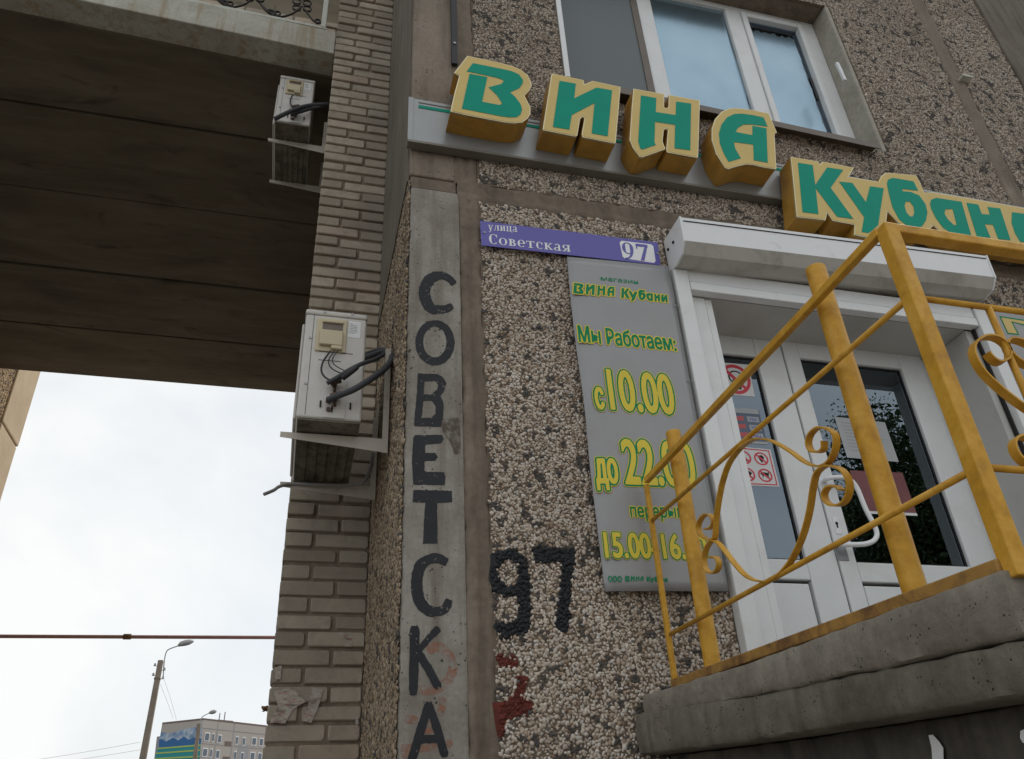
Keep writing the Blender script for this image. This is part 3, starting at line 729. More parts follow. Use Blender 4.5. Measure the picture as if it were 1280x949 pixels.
# vertical members read off the photograph
def vx(xa, ya): return px_w(xa, ya).x
xsL = WI_L+.005; xm0, xm1 = vx(817,108), vx(838,113); xm2, xm3 = vx(945,143), vx(966,148); xsR = vx(1058,160)
fw = .055
WN.box(xsL, xsL+.05, yw, yw+.07, zwb, zwt); WN.box(xm0+.002, xm1, yw, yw+.07, zwb+.052, zwt-.052); WN.box(xm2, xm3, yw, yw+.07, zwb+.052, zwt-.052); WN.box(xsR-.06, xsR+.05, yw, yw+.07, zwb, zwt)
WN.box(xsL+.052, xsR-.062, yw+.001, yw+.07, zwb, zwb+.05); WN.box(xsL+.052, xsR-.062, yw+.001, yw+.07, zwt-.05, zwt)
win = WN.build('window', M['pvc'], BL, bevel=.006)
sash = MB()
sx0, sx1 = xm3+.004, xsR-.064
for (a, c, d, e) in ((sx0, sx0+.045, zwb+.054, zwt-.054), (sx1-.045, sx1, zwb+.054, zwt-.054), (sx0+.047, sx1-.047, zwb+.054, zwb+.1), (sx0+.047, sx1-.047, zwt-.105, zwt-.054)):
    sash.box(a, c, yw-.012, yw+.04, d, e)
sash.build('sash', M['pvc'], win, bevel=.006)
for x0, x1 in ((xsL+.05, xm0), (xm1, xm2), (sx0+.045, sx1-.045)):
    MB().box(x0, x1, yw+.03, yw+.034, zwb+.05, zwt-.05).build('pane', M['glass'], win)
r = random.Random(3)
def film(x0, x1, z0, ztop):
    n = 40; top = [(x0+(x1-x0)*i/n, yw+.028, ztop+r.uniform(-.012, .012)+.01*math.sin(i*.9)) for i in range(n+1)]
    side = [(x1+r.uniform(-.014, .002), yw+.028, ztop+(z0-ztop)*i/20) for i in range(1, 20)]
    MB().plate([[(x0, yw+.028, z0)]+top+side+[(x1, yw+.028, z0)]], (0,.0015,0)).build('mirror_film', M['film'], win)
film(xm1+.004, xm2-.004, zwb+.05, px_w(890, 6).z); film(sx0+.05, sx1-.085, zwb+.1, px_w(975, 32).z-.09)
MB().box(sx1-.075, sx1-.057, yw+.022, yw+.027, 4.62, 4.86).build('handle', M['black'], win, bevel=.002)
MB().box(xsL+.052, xm0-.055, yw-.006, yw-.003, zwb+.06, zwt-.06).build('insect_screen', M['screenmesh'], win)
MB().box(xm0-.055, xm0-.002, yw-.014, yw-.001, zwb+.052, zwt-.055).build('screen_frame', M['sill'], win, bevel=.003)
# reveals and sill
b = MB(); b.box(xsR+.052, WI_R+.03, 3.0, 3.3, WI_B-.018, WI_T); b2 = b.build('window_reveal', M['plaster'], BL, bevel=.012)
MB().box(WI_L, WI_L+.034, 2.994, 3.16, WI_B+.02, WI_T).build('window_reveal', M['pvc'], BL, bevel=.003)
MB().box(WI_L, WI_R+.03, 3.01, 3.3, WI_T+.002, WI_T+.06).build('window_reveal', M['plaster'], BL)
a, c = onY(1098, 178, 2.93), onY(690, 90, 2.93)
b = MB()
zl, zr2 = c.z+.012, a.z+.012
b.hexa([(WI_L-.02,2.93,zl-.035),(a.x,2.93,zr2-.035),(a.x,yw,zr2-.005),(WI_L-.02,yw,zl-.005),(WI_L-.02,2.93,zl-.025),(a.x,2.93,zr2-.025),(a.x,yw,zr2+.004),(WI_L-.02,yw,zl+.004)])
b.hexa([(WI_L-.02,2.928,zl-.075),(a.x,2.928,zr2-.075),(a.x,2.934,zr2-.075),(WI_L-.02,2.934,zl-.075),(WI_L-.02,2.928,zl-.026),(a.x,2.928,zr2-.026),(a.x,2.934,zr2-.026),(WI_L-.02,2.934,zl-.026)])
b.build('window_sill', M['sill'], BL)
# room behind
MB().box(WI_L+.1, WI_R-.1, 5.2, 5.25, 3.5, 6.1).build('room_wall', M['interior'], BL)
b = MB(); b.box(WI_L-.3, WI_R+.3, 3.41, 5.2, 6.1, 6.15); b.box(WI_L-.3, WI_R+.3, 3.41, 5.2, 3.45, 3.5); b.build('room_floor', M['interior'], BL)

# ------------------------------------------------------------------ shop entrance
yd = 3.33
Q = lambda x, y: onY(x, y, yd)
b = MB(); b.box(1.845, 3.60, 3.012, 3.40, DO_T-.0, DO_T+.028); b.build('soffit', M['pvcgrey'], BL)
b = MB(); b.box(3.60, 3.69, 3.012, 3.40, .48, DO_T-.002); b.build('door_reveal', M['pvcgrey'], BL)
b = MB(); b.box(1.845, 1.95, 3.010, 3.03, .48, 2.498); b.box(1.953, 1.992, 3.016, 3.40, .48, 2.498); b.build('door_jamb', M['pvc'], BL, bevel=.004)
zt = Q(977, 424).z; zb0 = .50
dx0 = 1.994; dx1 = 3.598
DF = MB(); DF.box(dx0, dx0+.06, yd, yd+.07, zb0, DO_T-.004); DF.box(dx1-.06, dx1, yd, yd+.07, zb0, DO_T-.004); DF.box(dx0+.062, dx1-.062, yd+.001, yd+.07, zt, DO_T-.006)
door = DF.build('shop_door', M['pvc'], BL, bevel=.005)
xl1 = Q(973, 427).x                      # meeting line of the two leaves
lg = (Q(903,440).x-.12, Q(946,452).x, Q(985,700).z, Q(925,445).z)
rg = (Q(998,450).x, Q(1123,459).x, Q(1140,707).z, Q(1050,455).z)
def leaf(x0, x1, g, y):
    L = MB(); z0, z1 = zb0+.01, zt-.004
    L.box(x0, g[0], y, y+.06, z0, z1); L.box(g[1], x1, y, y+.06, z0, z1)
    L.box(g[0]+.001, g[1]-.001, y+.001, y+.06, g[3], z1); L.box(g[0]+.001, g[1]-.001, y+.001, y+.06, g[2]-.10, g[2])
    L.box(g[0]+.001, g[1]-.001, y+.001, y+.06, z0, z0+.1)
    o = L.build('door_leaf', M['pvc'], door, bevel=.006); return o
lf1 = leaf(dx0+.062, xl1-.003, lg, yd-.012); lf2 = leaf(xl1+.003, dx1-.062, rg, yd-.020)
for g, y, o in ((lg, yd-.012, lf1), (rg, yd-.02, lf2)):
    MB().box(g[0]+.002, g[1]-.002, y+.028, y+.030, g[2]+.002, g[3]-.002).build('glazing', M['doorglass'], door)
    MB().box(g[0]+.012, g[1]-.012, y+.012, y+.03, zb0+.125, g[2]-.115).build('infill_panel', M['pvc'], door, bevel=.006)
    f = MB(); t_ = .009; yy = y+.02
    f.box(g[0]+.002, g[0]+t_, yy, yy+.007, g[2]+.002, g[3]-.002); f.box(g[1]-t_, g[1]-.002, yy, yy+.007, g[2]+.002, g[3]-.002)
    f.box(g[0]+t_+.001, g[1]-t_-.001, yy, yy+.007, g[2]+.002, g[2]+t_); f.box(g[0]+t_+.001, g[1]-t_-.001, yy, yy+.007, g[3]-t_, g[3]-.002)
    f.build('glazing_gasket', M['black'], door)
MB().box(xl1-.003, xl1+.003, yd-.004, yd+.03, zb0, zt).build('leaf_gap', M['dark'], door)
ha = [onY(1031,601,yd-.02), onY(1033,599,yd-.06), onY(1042,597,yd-.085), onY(1058,598,yd-.09), onY(1070,608,yd-.09), onY(1082,636,yd-.09), onY(1095,662,yd-.09), onY(1094,674,yd-.09), onY(1082,680,yd-.09), onY(1060,681,yd-.08), onY(1050,681,yd-.05), onY(1047,680,yd-.02)]
MB().tube(smoothpath(ha, 5), .0125, 12).build('handle', M['white'], door, smooth=True)
c = onY(1046.5, 657, yd-.024); MB().box(c.x-.016, c.x+.016, c.y, c.y+.005, c.z-.045, c.z+.045).build('lock_plate', M['white'], door, bevel=.003)
k = MB(); k.tube([c+Vector((0,-.002,.012)), c+Vector((0,.001,.012))], .008, 12); k.box(c.x-.004, c.x+.004, c.y-.002, c.y+.001, c.z-.012, c.z+.008); k.build('keyhole', M['dark'], door)
c = onY(1053, 692, yd-.024); MB().box(c.x-.03, c.x+.03, c.y, c.y+.004, c.z-.035, c.z+.035).build('kick_plate', M['steel'], door)
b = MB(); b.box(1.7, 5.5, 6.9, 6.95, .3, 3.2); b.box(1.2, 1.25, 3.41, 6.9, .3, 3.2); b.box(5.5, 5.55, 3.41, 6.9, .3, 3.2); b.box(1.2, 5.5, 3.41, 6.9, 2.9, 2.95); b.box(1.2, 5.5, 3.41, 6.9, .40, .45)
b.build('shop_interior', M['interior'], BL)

# ================================================================== THINGS ON THE FACADE
# ------------------------------------------------------------------ roller shutter over the door
SHx = 1.765
prof_px = ((827,305),(849,270),(854.6,300.5),(852,318),(845,332.5),(836,342))
prof = [onX(a, c_, SHx) for a, c_ in prof_px]; prof = [(min(p.y, 2.998), p.z) for p in prof]
prof[0] = (2.998, prof[1][1]); 
eR = onY(1243, 320, prof[1][0]); rise = (eR.z-prof[1][1])/(eR.x-SHx); XR = onY(1226, 400, 3.0).x+.0
RS = thing('roller_shutter', (2.7, 2.95, .5), 'white roller shutter box with guide rails, darker underneath, mounted over the shop door', 'roller shutter')
def shut(x0, x1, inset=0.0):
    mb = MB(); n = len(prof); cy_ = sum(p[0] for p in prof)/n; cz_ = sum(p[1] for p in prof)/n
    vs = []
    for x in (x0, x1):
        for (y, z) in prof: vs.append((x, y+(inset if y < 2.99 else 0), z+rise*(x-SHx)-(inset if z > cz_ else -inset)))
    return mb, vs, n
mb, vs, n = shut(SHx+.012, XR-.012, .004)
mb.add(vs[:n]+vs[n:], [])
mb.cm = 0
for i in range(n):
    j = (i+1) % n
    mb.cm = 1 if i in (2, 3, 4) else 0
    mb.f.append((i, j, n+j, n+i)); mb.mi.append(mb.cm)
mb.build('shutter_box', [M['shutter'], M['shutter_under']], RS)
# seam along the upper front edge
zt_ = prof[1][1]
s2 = MB(); yq = prof[1][0]+.0025
s2.hexa([(SHx+.02,yq-.001,zt_-.030),(XR-.02,yq-.001,zt_-.030+rise*(XR-SHx)),(XR-.02,yq+.004,zt_-.030+rise*(XR-SHx)),(SHx+.02,yq+.004,zt_-.030),(SHx+.02,yq-.001,zt_-.025),(XR-.02,yq-.001,zt_-.025+rise*(XR-SHx)),(XR-.02,yq+.004,zt_-.025+rise*(XR-SHx)),(SHx+.02,yq+.004,zt_-.025)])
s2.build('seam', M['dark'], RS)
for x0, x1 in ((SHx, SHx+.011), (XR-.011, XR)):
    mb, vs, n = shut(x0, x1); mb.add(vs, [tuple(range(n-1,-1,-1)), tuple(range(n, 2*n))]+[(i, (i+1) % n, n+(i+1) % n, n+i) for i in range(n)])
    cap = mb.build('end_cap', M['shutter'], RS, bevel=.002)
    if x0 == SHx:
        for a, c_ in ((842,303), (835.5,312)):
            p = onX(a, c_, SHx-.001); MB().tube([p+Vector((.002,0,0)), p+Vector((-.006,0,0))], .008, 10).build('bolt', M['dark'], cap)
zlow = 2.628
mb = MB(); mb.box(SHx+.085, XR-.085, 2.955, 3.008, 2.502, 2.555); mb.box(SHx+.085, XR-.085, 2.962, 3.008, 2.56, 2.64); mb.build('bottom_slat', M['shutter'], RS, bevel=.004)
for x0 in (SHx, XR-.08):
    g = MB(); g.box(x0, x0+.08, 2.95, 3.008, .5, zlow-.002); g.build('guide_rail', M['pvc'], RS, bevel=.005)
MB().box(XR-.098, XR-.084, 2.99, 3.008, .5, 2.50).build('guide_slot', M['dark'], RS)

# ------------------------------------------------------------------ shop sign: backing board with box letters
SG = thing('shop_sign', (2.5, 2.96, 3.24), 'long shop sign of green letters on yellow boxes along a silver board', 'shop sign')
yb0 = 2.955
TL, BLp = onY(512, 122, yb0), onY(510.5, 178.5, yb0); TR, BR_ = onY(1150, 236, yb0), onY(975, 251, yb0)
def lineZ(p, q, x): return p.z+(q.z-p.z)/(q.x-p.x)*(x-p.x)
xL, xR2 = TL.x, 5.0
def bq(x, f): return lineZ(BLp, BR_, x)+(lineZ(TL, TR, x)-lineZ(BLp, BR_, x))*f
def strip(x0, x1, f0, f1, y0, y1):
    return [(x0,y0,bq(x0,f0)),(x1,y0,bq(x1,f0)),(x1,y1,bq(x1,f0)),(x0,y1,bq(x0,f0)),(x0,y0,bq(x0,f1)),(x1,y0,bq(x1,f1)),(x1,y1,bq(x1,f1)),(x0,y1,bq(x0,f1))]
MB().hexa(strip(xL, xR2, .05, 1, yb0, 2.996)).build('backing_board', M['board'], SG, bevel=.003)
MB().hexa(strip(xL+.05, xR2, .80, .86, yb0-.003, yb0-.0005)).build('green_stripe', M['green'], SG)
MB().hexa(strip(xL+.05, xR2, .915, .93, yb0-.003, yb0-.0005)).build('seam', M['boardtrim'], SG)
MB().hexa(strip(xL-.004, xR2, 0, .048, yb0-.012, 2.998)).build('lower_trim', M['boardtrim'], SG, bevel=.002)
MB().hexa(strip(xL-.006, xL+.022, .05, 1.0, yb0-.006, yb0-.0005)).build('end_trim', M['board'], SG, bevel=.002)
yfc = 2.815
GL = {}
GL['В'] = (zp(550,60,7.3,[(250,72),(430,110),(560,140),(660,165),(740,200),(800,250),(830,310),(835,350),(810,395),(770,435),(800,490),(825,545),(825,600),(800,645),(750,680),(680,688),(600,680),(430,650),(250,615),(95,580),(130,420),(175,255),(128,228)]),
  [[zp(550,60,7.3,[(245,212),(300,138),(560,190),(650,210),(720,240),(757,290),(755,320),(725,365),(640,403),(690,450),(735,510),(750,560),(735,605),(700,630),(640,632),(560,622),(200,552),(270,235),(432,265),(385,490),(540,520),(567,510),(560,490),(520,430),(445,358),(560,328),(580,308),(575,290),(520,270),(435,252)])]])
GL['И'] = (zp(660,80,7.3,[(230,88),(505,148),(515,187),(590,155),(845,210),(800,720),(790,726),(500,670),(490,640),(515,500),(500,480),(475,505),(450,655),(430,662),(140,605),(135,590),(213,100)]),
  [[zp(660,80,7.3,[(288,153),(437,180),(422,312),(625,215),(768,240),(728,658),(582,632),(608,355),(400,465),(378,597),(228,573)])]])
GL['Н'] = (zp(765,100,7.3,[(195,80),(478,130),(474,240),(484,256),(508,256),(516,245),(518,137),(802,187),(785,705),(770,710),(505,662),(495,640),(510,460),(492,447),(472,457),(462,560),(475,600),(488,620),(480,635),(275,707),(250,700),(190,620),(160,550),(180,250)]),
  [[zp(765,100,7.3,[(265,140),(405,165),(400,292),(582,320),(586,197),(722,215),(715,640),(572,622),(577,408),(393,380),(388,570),(400,592),(275,635),(258,620),(240,560)])]])
GL['А'] = (zp(865,120,7.3,[(400,110),(560,130),(700,160),(775,335),(752,345),(770,660),(760,670),(640,650),(560,630),(490,625),(420,640),(330,668),(300,655),(220,530),(180,400),(180,300),(210,210),(270,145),(340,115)]),
  [[zp(865,120,7.3,[(655,197),(690,278),(540,258),(470,260),(420,290),(398,328),(552,357),(553,272),(680,295),(692,607),(565,585),(560,442),(382,420),(395,480),(447,567),(335,600),(290,520),(255,430),(247,340),(270,260),(320,195),(385,165),(450,160),(560,175)])]])
A5 = lambda l: zp(965,180,7.906,l); A6 = lambda l: zp(1090,200,6.737,l)
KUB_OUT = [(988.4,196),(1023.2,202.1),(1024.7,205.9),(1028.2,202.1),(1067.5,209.7),(1060.5,221.1),(1098.4,227.4),(1101,220.5),(1106.7,216.4),(1112.3,216.3),(1144.9,219.3),(1149.4,226.7),(1155.3,240.8),(1167.2,240.8),(1208.7,247.5),(1279.3,260.1),(1332,270),(1350,322),(1279,311),(1195,300),(1176,290.8),(1166.9,282),(1157,291),(1145,291),(1129.3,285.4),(1109.3,264.6),(1107,283),(1084,297),(1067.7,293.8),(1068.1,281.2),(1040.9,276.1),(1034,266),(1032,275.5),(996,271.3)]
KUB = [[A5([(258,185),(403,208),(428,405),(545,232),(705,255),(580,432),(805,740),(645,718),(432,435),(460,692),(303,672)])],
  [A5([(665,372),(795,385),(930,575),(970,418),(1105,437),(1050,800),(985,860),(955,878),(887,868),(912,722)])],
  [A6([(135,165),(175,150),(350,180),(390,258),(260,243),(255,262),(330,270),(400,300),(450,370),(468,440),(455,510),(420,560),(370,575),(300,555),(230,500),(175,400),(145,290),(127,200)]), A6([(285,350),(320,350),(350,390),(358,440),(345,475),(320,475),(290,440),(275,390)])],
  [A6([(500,335),(540,318),(755,352),(838,640),(680,622),(600,570),(540,490),(500,410),(490,365)]), A6([(620,415),(680,412),(715,545),(690,548),(640,500),(610,450)])],
  [A6([(797,360),(895,375),(925,455),(995,460),(975,395),(1080,408),(1168,675),(1065,665),(1020,545),(950,540),(1000,655),(885,645)])],
  [A6([(1180,440),(1280,452),(1300,560),(1350,470),(1450,485),(1540,730),(1440,715),(1400,600),(1360,702),(1250,688),(1205,615),(1177,530)])]]
def letter_box(outline, greens, ybk):
    f = [onY(x, y, yfc) for x, y in outline]
    mb = MB()
    vs = f+[p+Vector((0, ybk-yfc, 0)) for p in f]; n = len(f)
    mb.add(vs, [(i, (i+1) % n, n+(i+1) % n, n+i) for i in range(n)])
    # weld seam lip just behind the face
    o = mb.build('letter_box', M['yside'], SG)
    MB().plate([f], (0,.010,0)).build('edge_trim', M['yedge'], o)
    c = sum(f, Vector())/n
    # inner yellow panel: slightly inset outline
    cl = []
    for i in range(n):
        p, q, s3 = f[i-1], f[i], f[(i+1) % n]
        e1, e2 = (q-p).normalized(), (s3-q).normalized()
        n1, n2 = Vector((e1.z,0,-e1.x)), Vector((e2.z,0,-e2.x)); nn = (n1+n2); nn = nn.normalized() if nn.length > .2 else n1
        cl.append(q+nn*(.0055/max(.45, nn.dot(n1)))+Vector((0,-.0022,0)))
    # orientation check
    if sum((cl[i]-c).length for i in range(n)) > sum((f[i]-c).length for i in range(n)):
        cl = [2*f[i]-cl[i]+Vector((0,-.0044,0)) for i in range(n)]
    MB().plate([cl], (0,.002,0)).build('face_panel', M['yface'], o)
    for g in greens:
        MB().plate([[onY(x, y, yfc-.0045) for x, y in l] for l in g], (0,.002,0)).build('green_letter', M['green'], o)
    return o
for k_ in 'ВИНА': letter_box(GL[k_][0], GL[k_][1], yb0-.001)
letter_box(KUB_OUT, KUB, yb0-.013)

# ------------------------------------------------------------------ street name sign
ysg = 2.972
S4 = [onY(*p, ysg) for p in ((602,306.5),(825.5,331.5),(822,303),(600,276))]
ST = thing('street_sign', S4[0], 'violet street name plate with white lettering and the number 97', 'street sign')
MB().plate([S4], (0,.004,0)).build('sign_plate', M['violet'], ST)
def serif(mb, pts_in, X0, Z0, sx, sz, Y, slope):
    """glyphs drawn as strokes on a 0..1 high cell: list of (polygon loops) in cell units"""
    for i, loops in enumerate(pts_in):
        mb.plate([[(X0+x*sx, Y-.00007*(i % 7), Z0+y*sz+slope*x*sx) for x, y in l] for l in loops], (0,.0006,0))
def R_(x0, y0, x1, y1): return [[(x0,y0),(x1,y0),(x1,y1),(x0,y1)]]
def arc(cx, cy, rx, ry, a0, a1, tmin, tmax, n=22):
    o_, i_ = [], []
    for k_ in range(n+1):
        a = math.radians(a0+(a1-a0)*k_/n); t = tmin+(tmax-tmin)*abs(math.cos(a))**1.3
        ty = tmin*.9
        o_.append((cx+rx*math.cos(a), cy+ry*math.sin(a))); i_.append((cx+(rx-t)*math.cos(a), cy+(ry-ty)*math.sin(a)))
    return [o_+i_[::-1]]
def line(x0, y0, x1, y1, w_): return [[(x0-w_/2,y0),(x0+w_/2,y0),(x1+w_/2,y1),(x1-w_/2,y1)]]
T, S, SH = .15, .055, .055     # stem, hairline, serif height
def g_C(w_=.66, h=1): return [arc(w_*.54, h/2, w_*.5, h*.52, 42, 318, S, T*1.15), R_(w_*.86, h*.68, w_*.93, h*.98)], w_
def g_c(): x = .7; return [arc(.29, x/2, .27, x*.53, 45, 315, S, T), R_(.40, x*.66, .51, x*.86)], .56
def g_o(): x = .7; return [arc(.33, x/2, .30, x*.53, 0, 180, S, T), arc(.33, x/2, .30, x*.53, 180, 360, S, T)], .68
def g_v(): x = .7; return [R_(.08,0,.08+T,x), R_(.0,0,.09,SH), R_(.0,x-SH,.09,x), arc(.26, x*.76, .22, x*.24, -90, 90, S, T*.9), arc(.27, x*.27, .26, x*.28, -90, 90, S, T), R_(.22,0,.28,S), R_(.22,x-S,.28,x), R_(.22,x*.50,.28,x*.50+S)], .60
def g_e(): x = .7; return [arc(.30, x/2, .28, x*.53, 0, 320, S, T), R_(.12, x*.47, .57, x*.47+S)], .62
def g_t(): x = .7; return [R_(.23,0,.23+T,x), R_(.12,0,.49,SH*.8), R_(.0,x-S,.61,x), R_(.0,x*.72,S,x-S), R_(.61-S,x*.72,.61,x-S)], .66
def g_k(): x = .7; return [R_(.08,0,.08+T,x), R_(0,0,.31,SH*.8), R_(0,x-SH*.8,.31,x), line(.22,x*.45,.55,x,.09), line(.56,0,.28,x*.56,.15), R_(.45,0,.68,SH*.8), R_(.42,x-SH*.8,.64,x)], .69
def g_a(): x = .7; return [R_(.33,0,.33+T*.9,x*.72), arc(.27, x*.72, .20, x*.30, 0, 165, S, T*.9), arc(.22, x*.24, .22, x*.25, 60, 330, S, T*.85), R_(.2,x*.42,.36,x*.42+S), R_(.44,0,.56,SH)], .58
def g_ya(): x = .7; return [R_(.40,0,.40+T,x), R_(.30,0,.62,SH*.8), R_(.5,x-SH*.8,.62,x), arc(.28, x*.70, .25, x*.30, 90, 270, S, T*.9), R_(.27,x-S,.42,x), R_(.27,x*.40,.42,x*.40+S), line(.10,0,.32,x*.42,.13), R_(.0,0,.2,SH*.8)], .66
def g_i(): x = .7; return [R_(.08,0,.08+T,x), R_(.44,0,.44+T,x), R_(0,0,.31,SH*.8), R_(.36,0,.67,SH*.8), R_(0,x-SH*.8,.31,x), R_(.36,x-SH*.8,.67,x), line(.20,.06,.47,x-.06,.07)], .70
def g_l(): x = .7; return [R_(.42,0,.42+T,x), R_(.34,0,.66,SH*.8), R_(.22,x-SH*.8,.66,x), line(.10,.02,.28,x-.02,.07), R_(0,0,.15,.07)], .68
def g_ts(): x = .7; return [R_(.08,0,.08+T,x), R_(.44,0,.44+T,x), R_(0,0,.70,SH), R_(0,x-SH*.8,.31,x), R_(.36,x-SH*.8,.67,x), R_(.64,-.16,.70,.02)], .74
def g_u(): x = .7; return [line(.30,.0,.12,x,.14), line(.22,-.22,.52,x,.07), R_(0,x-SH*.8,.28,x), R_(.40,x-SH*.8,.63,x), R_(.06,-.26,.24,-.19)], .63
def g_9(): return [arc(.30,.66,.28,.35,0,180,S,.17), arc(.30,.66,.28,.35,180,360,S,.17), [[(.58,.66),(.55,.40),(.46,.18),(.30,.02),(.12,-.01),(.10,.05),(.26,.09),(.36,.22),(.41,.42),(.42,.66)]]], .66
def g_7(): return [R_(.02,.84,.62,1.0), R_(.02,.70,.08,.86), [[(.62,1.0),(.62,.93),(.34,.0),(.16,.0),(.46,.86)]]], .66
def word(gl): 
    out_, x = [], 0
    for polys, adv in gl:
        for p in polys: out_.append([[(a+x, c_) for a, c_ in l] for l in p])
        x += adv+.045
    return out_, x-.045
def put(gl, lx, lt, lb, rx, rb, m_, name, dy=.0012):
    X0, X1, Z0, Z1, slp = px_rect(lx, lt, lb, rx, rb, ysg-dy)
    polys, wd = word(gl); mb = MB(); serif(mb, polys, X0, Z0, (X1-X0)/wd, Z1-Z0, ysg-dy, slp); mb.build(name, m_, ST)
z5 = 5.224
put([g_u(),g_l(),g_i(),g_ts(),g_a()], 595+80/z5, 265+70/z5, 265+119/z5, 595+272/z5, 265+131/z5, M['white'], 'lettering')
put([g_C(),g_o(),g_v(),g_e(),g_t(),g_c(),g_k(),g_a(),g_ya()], 595+84/z5, 265+143/z5, 265+206/z5, 595+622/z5, 265+262/z5, M['white'], 'lettering')
pn = [onY(595+a/z5, 265+c_/z5, ysg-.0012) for a, c_ in ((950,188),(1145,212),(1158,225),(1173,320),(1163,333),(970,303),(958,292),(938,200))]
MB().plate([pn], (0,.001,0)).build('number_panel', M['white'], ST)
put([g_9(),g_7()], 595+962/z5, 265+198/z5, 265+303/z5, 595+1142/z5, 265+322/z5, M['violet'], 'number', dy=.0026)
for a, c_ in ((55,135),(1183,272)):
    p = onY(595+a/z5, 265+c_/z5, ysg); MB().tube([p, p+Vector((0,-.004,0))], .006, 10).build('screw', M['steel'], ST)

# ------------------------------------------------------------------ opening hours plate
ypl = 2.962
HP = thing('opening_hours_plate', onY(757, 738, ypl), 'tall grey opening hours plate with green and yellow lettering beside the shop door', 'shop plate')
nx, nz = 14, 40; vs = []
cTL, cTR, cBR, cBL = (onY(*p, ypl) for p in ((708.5,320.5),(836,333),(911,739),(757,738.5)))
for j in range(nz+1):
    t = j/nz
    for i in range(nx+1):
        s1 = i/nx
        p = (cBL*(1-s1)+cBR*s1)*(1-t)+(cTL*(1-s1)+cTR*s1)*t
        wv = (1-s1)**14*(.004*math.sin(t*9.5+.6)+.002*math.sin(t*23))
        vs.append((p.x+.0025*(1-s1)**4*math.sin(t*13+1), p.y+wv+.007*(1-s1)**6, p.z))
fs = [(j*(nx+1)+i, j*(nx+1)+i+1, (j+1)*(nx+1)+i+1, (j+1)*(nx+1)+i) for j in range(nz) for i in range(nx)]
mb = MB(); mb.add(vs, fs); pl = mb.build('panel', M['plate'], HP, smooth=True)
sm = pl.modifiers.new('thick', 'SOLIDIFY'); sm.thickness = .004; sm.offset = -1 if pl.data.polygons[0].normal.y < 0 else 1
YT = ypl-.0012
def layers(body, rect, stack):
    """stack = [(material, stroke growth in m)] from the back to the front; the outermost layer fills the rectangle"""
    X0, X1, Z0, Z1, slp = rect; o = stack[0][1]
    for i, (m_, off) in enumerate(stack):
        fit_text(body, X0+o, X1-o, Z0+o, Z1-o, YT-.0006*i, off, slp).build('lettering', m_, HP)
za = 3.955; zbq = 4.3125
A1 = lambda x: 690+x/za; B1 = lambda y: 320+y/za; A2 = lambda x: 690+x/zbq; B2 = lambda y: 540+y/zbq
r_ = lambda lx, lt, lb, rx, rb: px_rect(lx, lt, lb, rx, rb, YT)
layers('магазин', r_(A1(243),B1(104),B1(121),A1(427),B1(140)), [(M['pgreen'], .0004)])
layers('Мы Работаем:', r_(A1(128),B1(337),B1(430),A1(625),B1(478)), [(M['pyellow'], .0080), (M['pgreen'], .0028)])
ST3 = [(M['pyellow'], .0155), (M['pgreen'], .0122), (M['pyellow'], .0048)]
layers('с', r_(A1(207),B1(635),B1(768),A1(278),B1(775)), ST3)
layers('10.00', r_(A1(280),B1(548),B1(772),A1(630),B1(800)), ST3)
layers('до', r_(A2(232),B2(128),B2(328),A2(383),B2(328)), ST3)
layers('22.00', r_(A2(385),B2(25),B2(298),A2(803),B2(312)), ST3)
layers('перерыв', r_(A2(423),B2(397),B2(485),A2(722),B2(489)), [(M['pyellow'], .0054), (M['pgreen'], .0016)])
layers('15.00-16.00', r_(A2(280),B2(530),B2(688),A2(858),B2(700)), [(M['pyellow'], .0100), (M['pgreen'], .0080), (M['pyellow'], .0036)])
layers('ООО', r_(A2(302),B2(775),B2(808),A2(380),B2(808)), [(M['pgreen'], .0014)])
def mini(rect, words, outline):
    """the sign's own letters, set close together; words = [(glyph loops, x start, x end, foot, head)] in row units"""
    X0, X1, Z0, Z1, slp = rect; tr = []
    for g, u0, u1, v0, v1 in words:
        P_ = [[onY(x, y, yfc) for x, y in l] for l in g]; fl = [p for l in P_ for p in l]
        x0, x1 = min(p.x for p in fl), max(p.x for p in fl); z0, z1 = min(p.z for p in fl), max(p.z for p in fl)
        q = [(X0+(u0+(u1-u0)*(p.x-x0)/(x1-x0))*(X1-X0), Z0+(v0+(v1-v0)*(p.z-z0)/(z1-z0))*(Z1-Z0)) for p in fl]
        tr += [(q[a], q[b], q[c]) for a, b, c in tessellate_polygon(P_)]
    for i, (m_, off) in enumerate(((M['pyellow'], outline), (M['pgreen'], .0004)) if outline else ((M['pgreen'], .0003),)):
        gv, gf = grown(tr, off, .0006); mb = MB(); sheet_on(mb, gv, gf, YT-.0006*i, X0, slp); mb.build('lettering', m_, HP)
VG = [g for k_ in 'ВИНА' for g in GL[k_][1]]
SEQ = [(VG[0],0,.115,.18,1),(VG[1],.128,.235,.18,1),(VG[2],.248,.345,.14,1),(VG[3],.355,.44,.18,1),(KUB[0],.495,.60,.18,.98),(KUB[1],.585,.68,.0,.80),(KUB[2],.685,.765,.17,.98),(KUB[3],.77,.845,.17,.78),(KUB[4],.85,.92,.17,.78),(KUB[5],.925,1.0,.17,.78)]
mini(r_(A1(106),B1(133),B1(196),A1(578),B1(242)), SEQ, .0058)
mini(r_(A2(395),B2(776),B2(812),A2(628),B2(816)), SEQ, 0)
for a, c_ in ((845,381),(862,475),(885,578),(905,700)):
    p = onY(a, c_, ypl-.002); MB().tube(smoothpath([p+Vector((-.012,0,-.004)), p+Vector((-.002,-.006,-.012)), p+Vector((.008,-.006,-.006)), p+Vector((.010,-.002,.004))], 4), .0016, 6).build('wire_hook', M['steel'], HP)

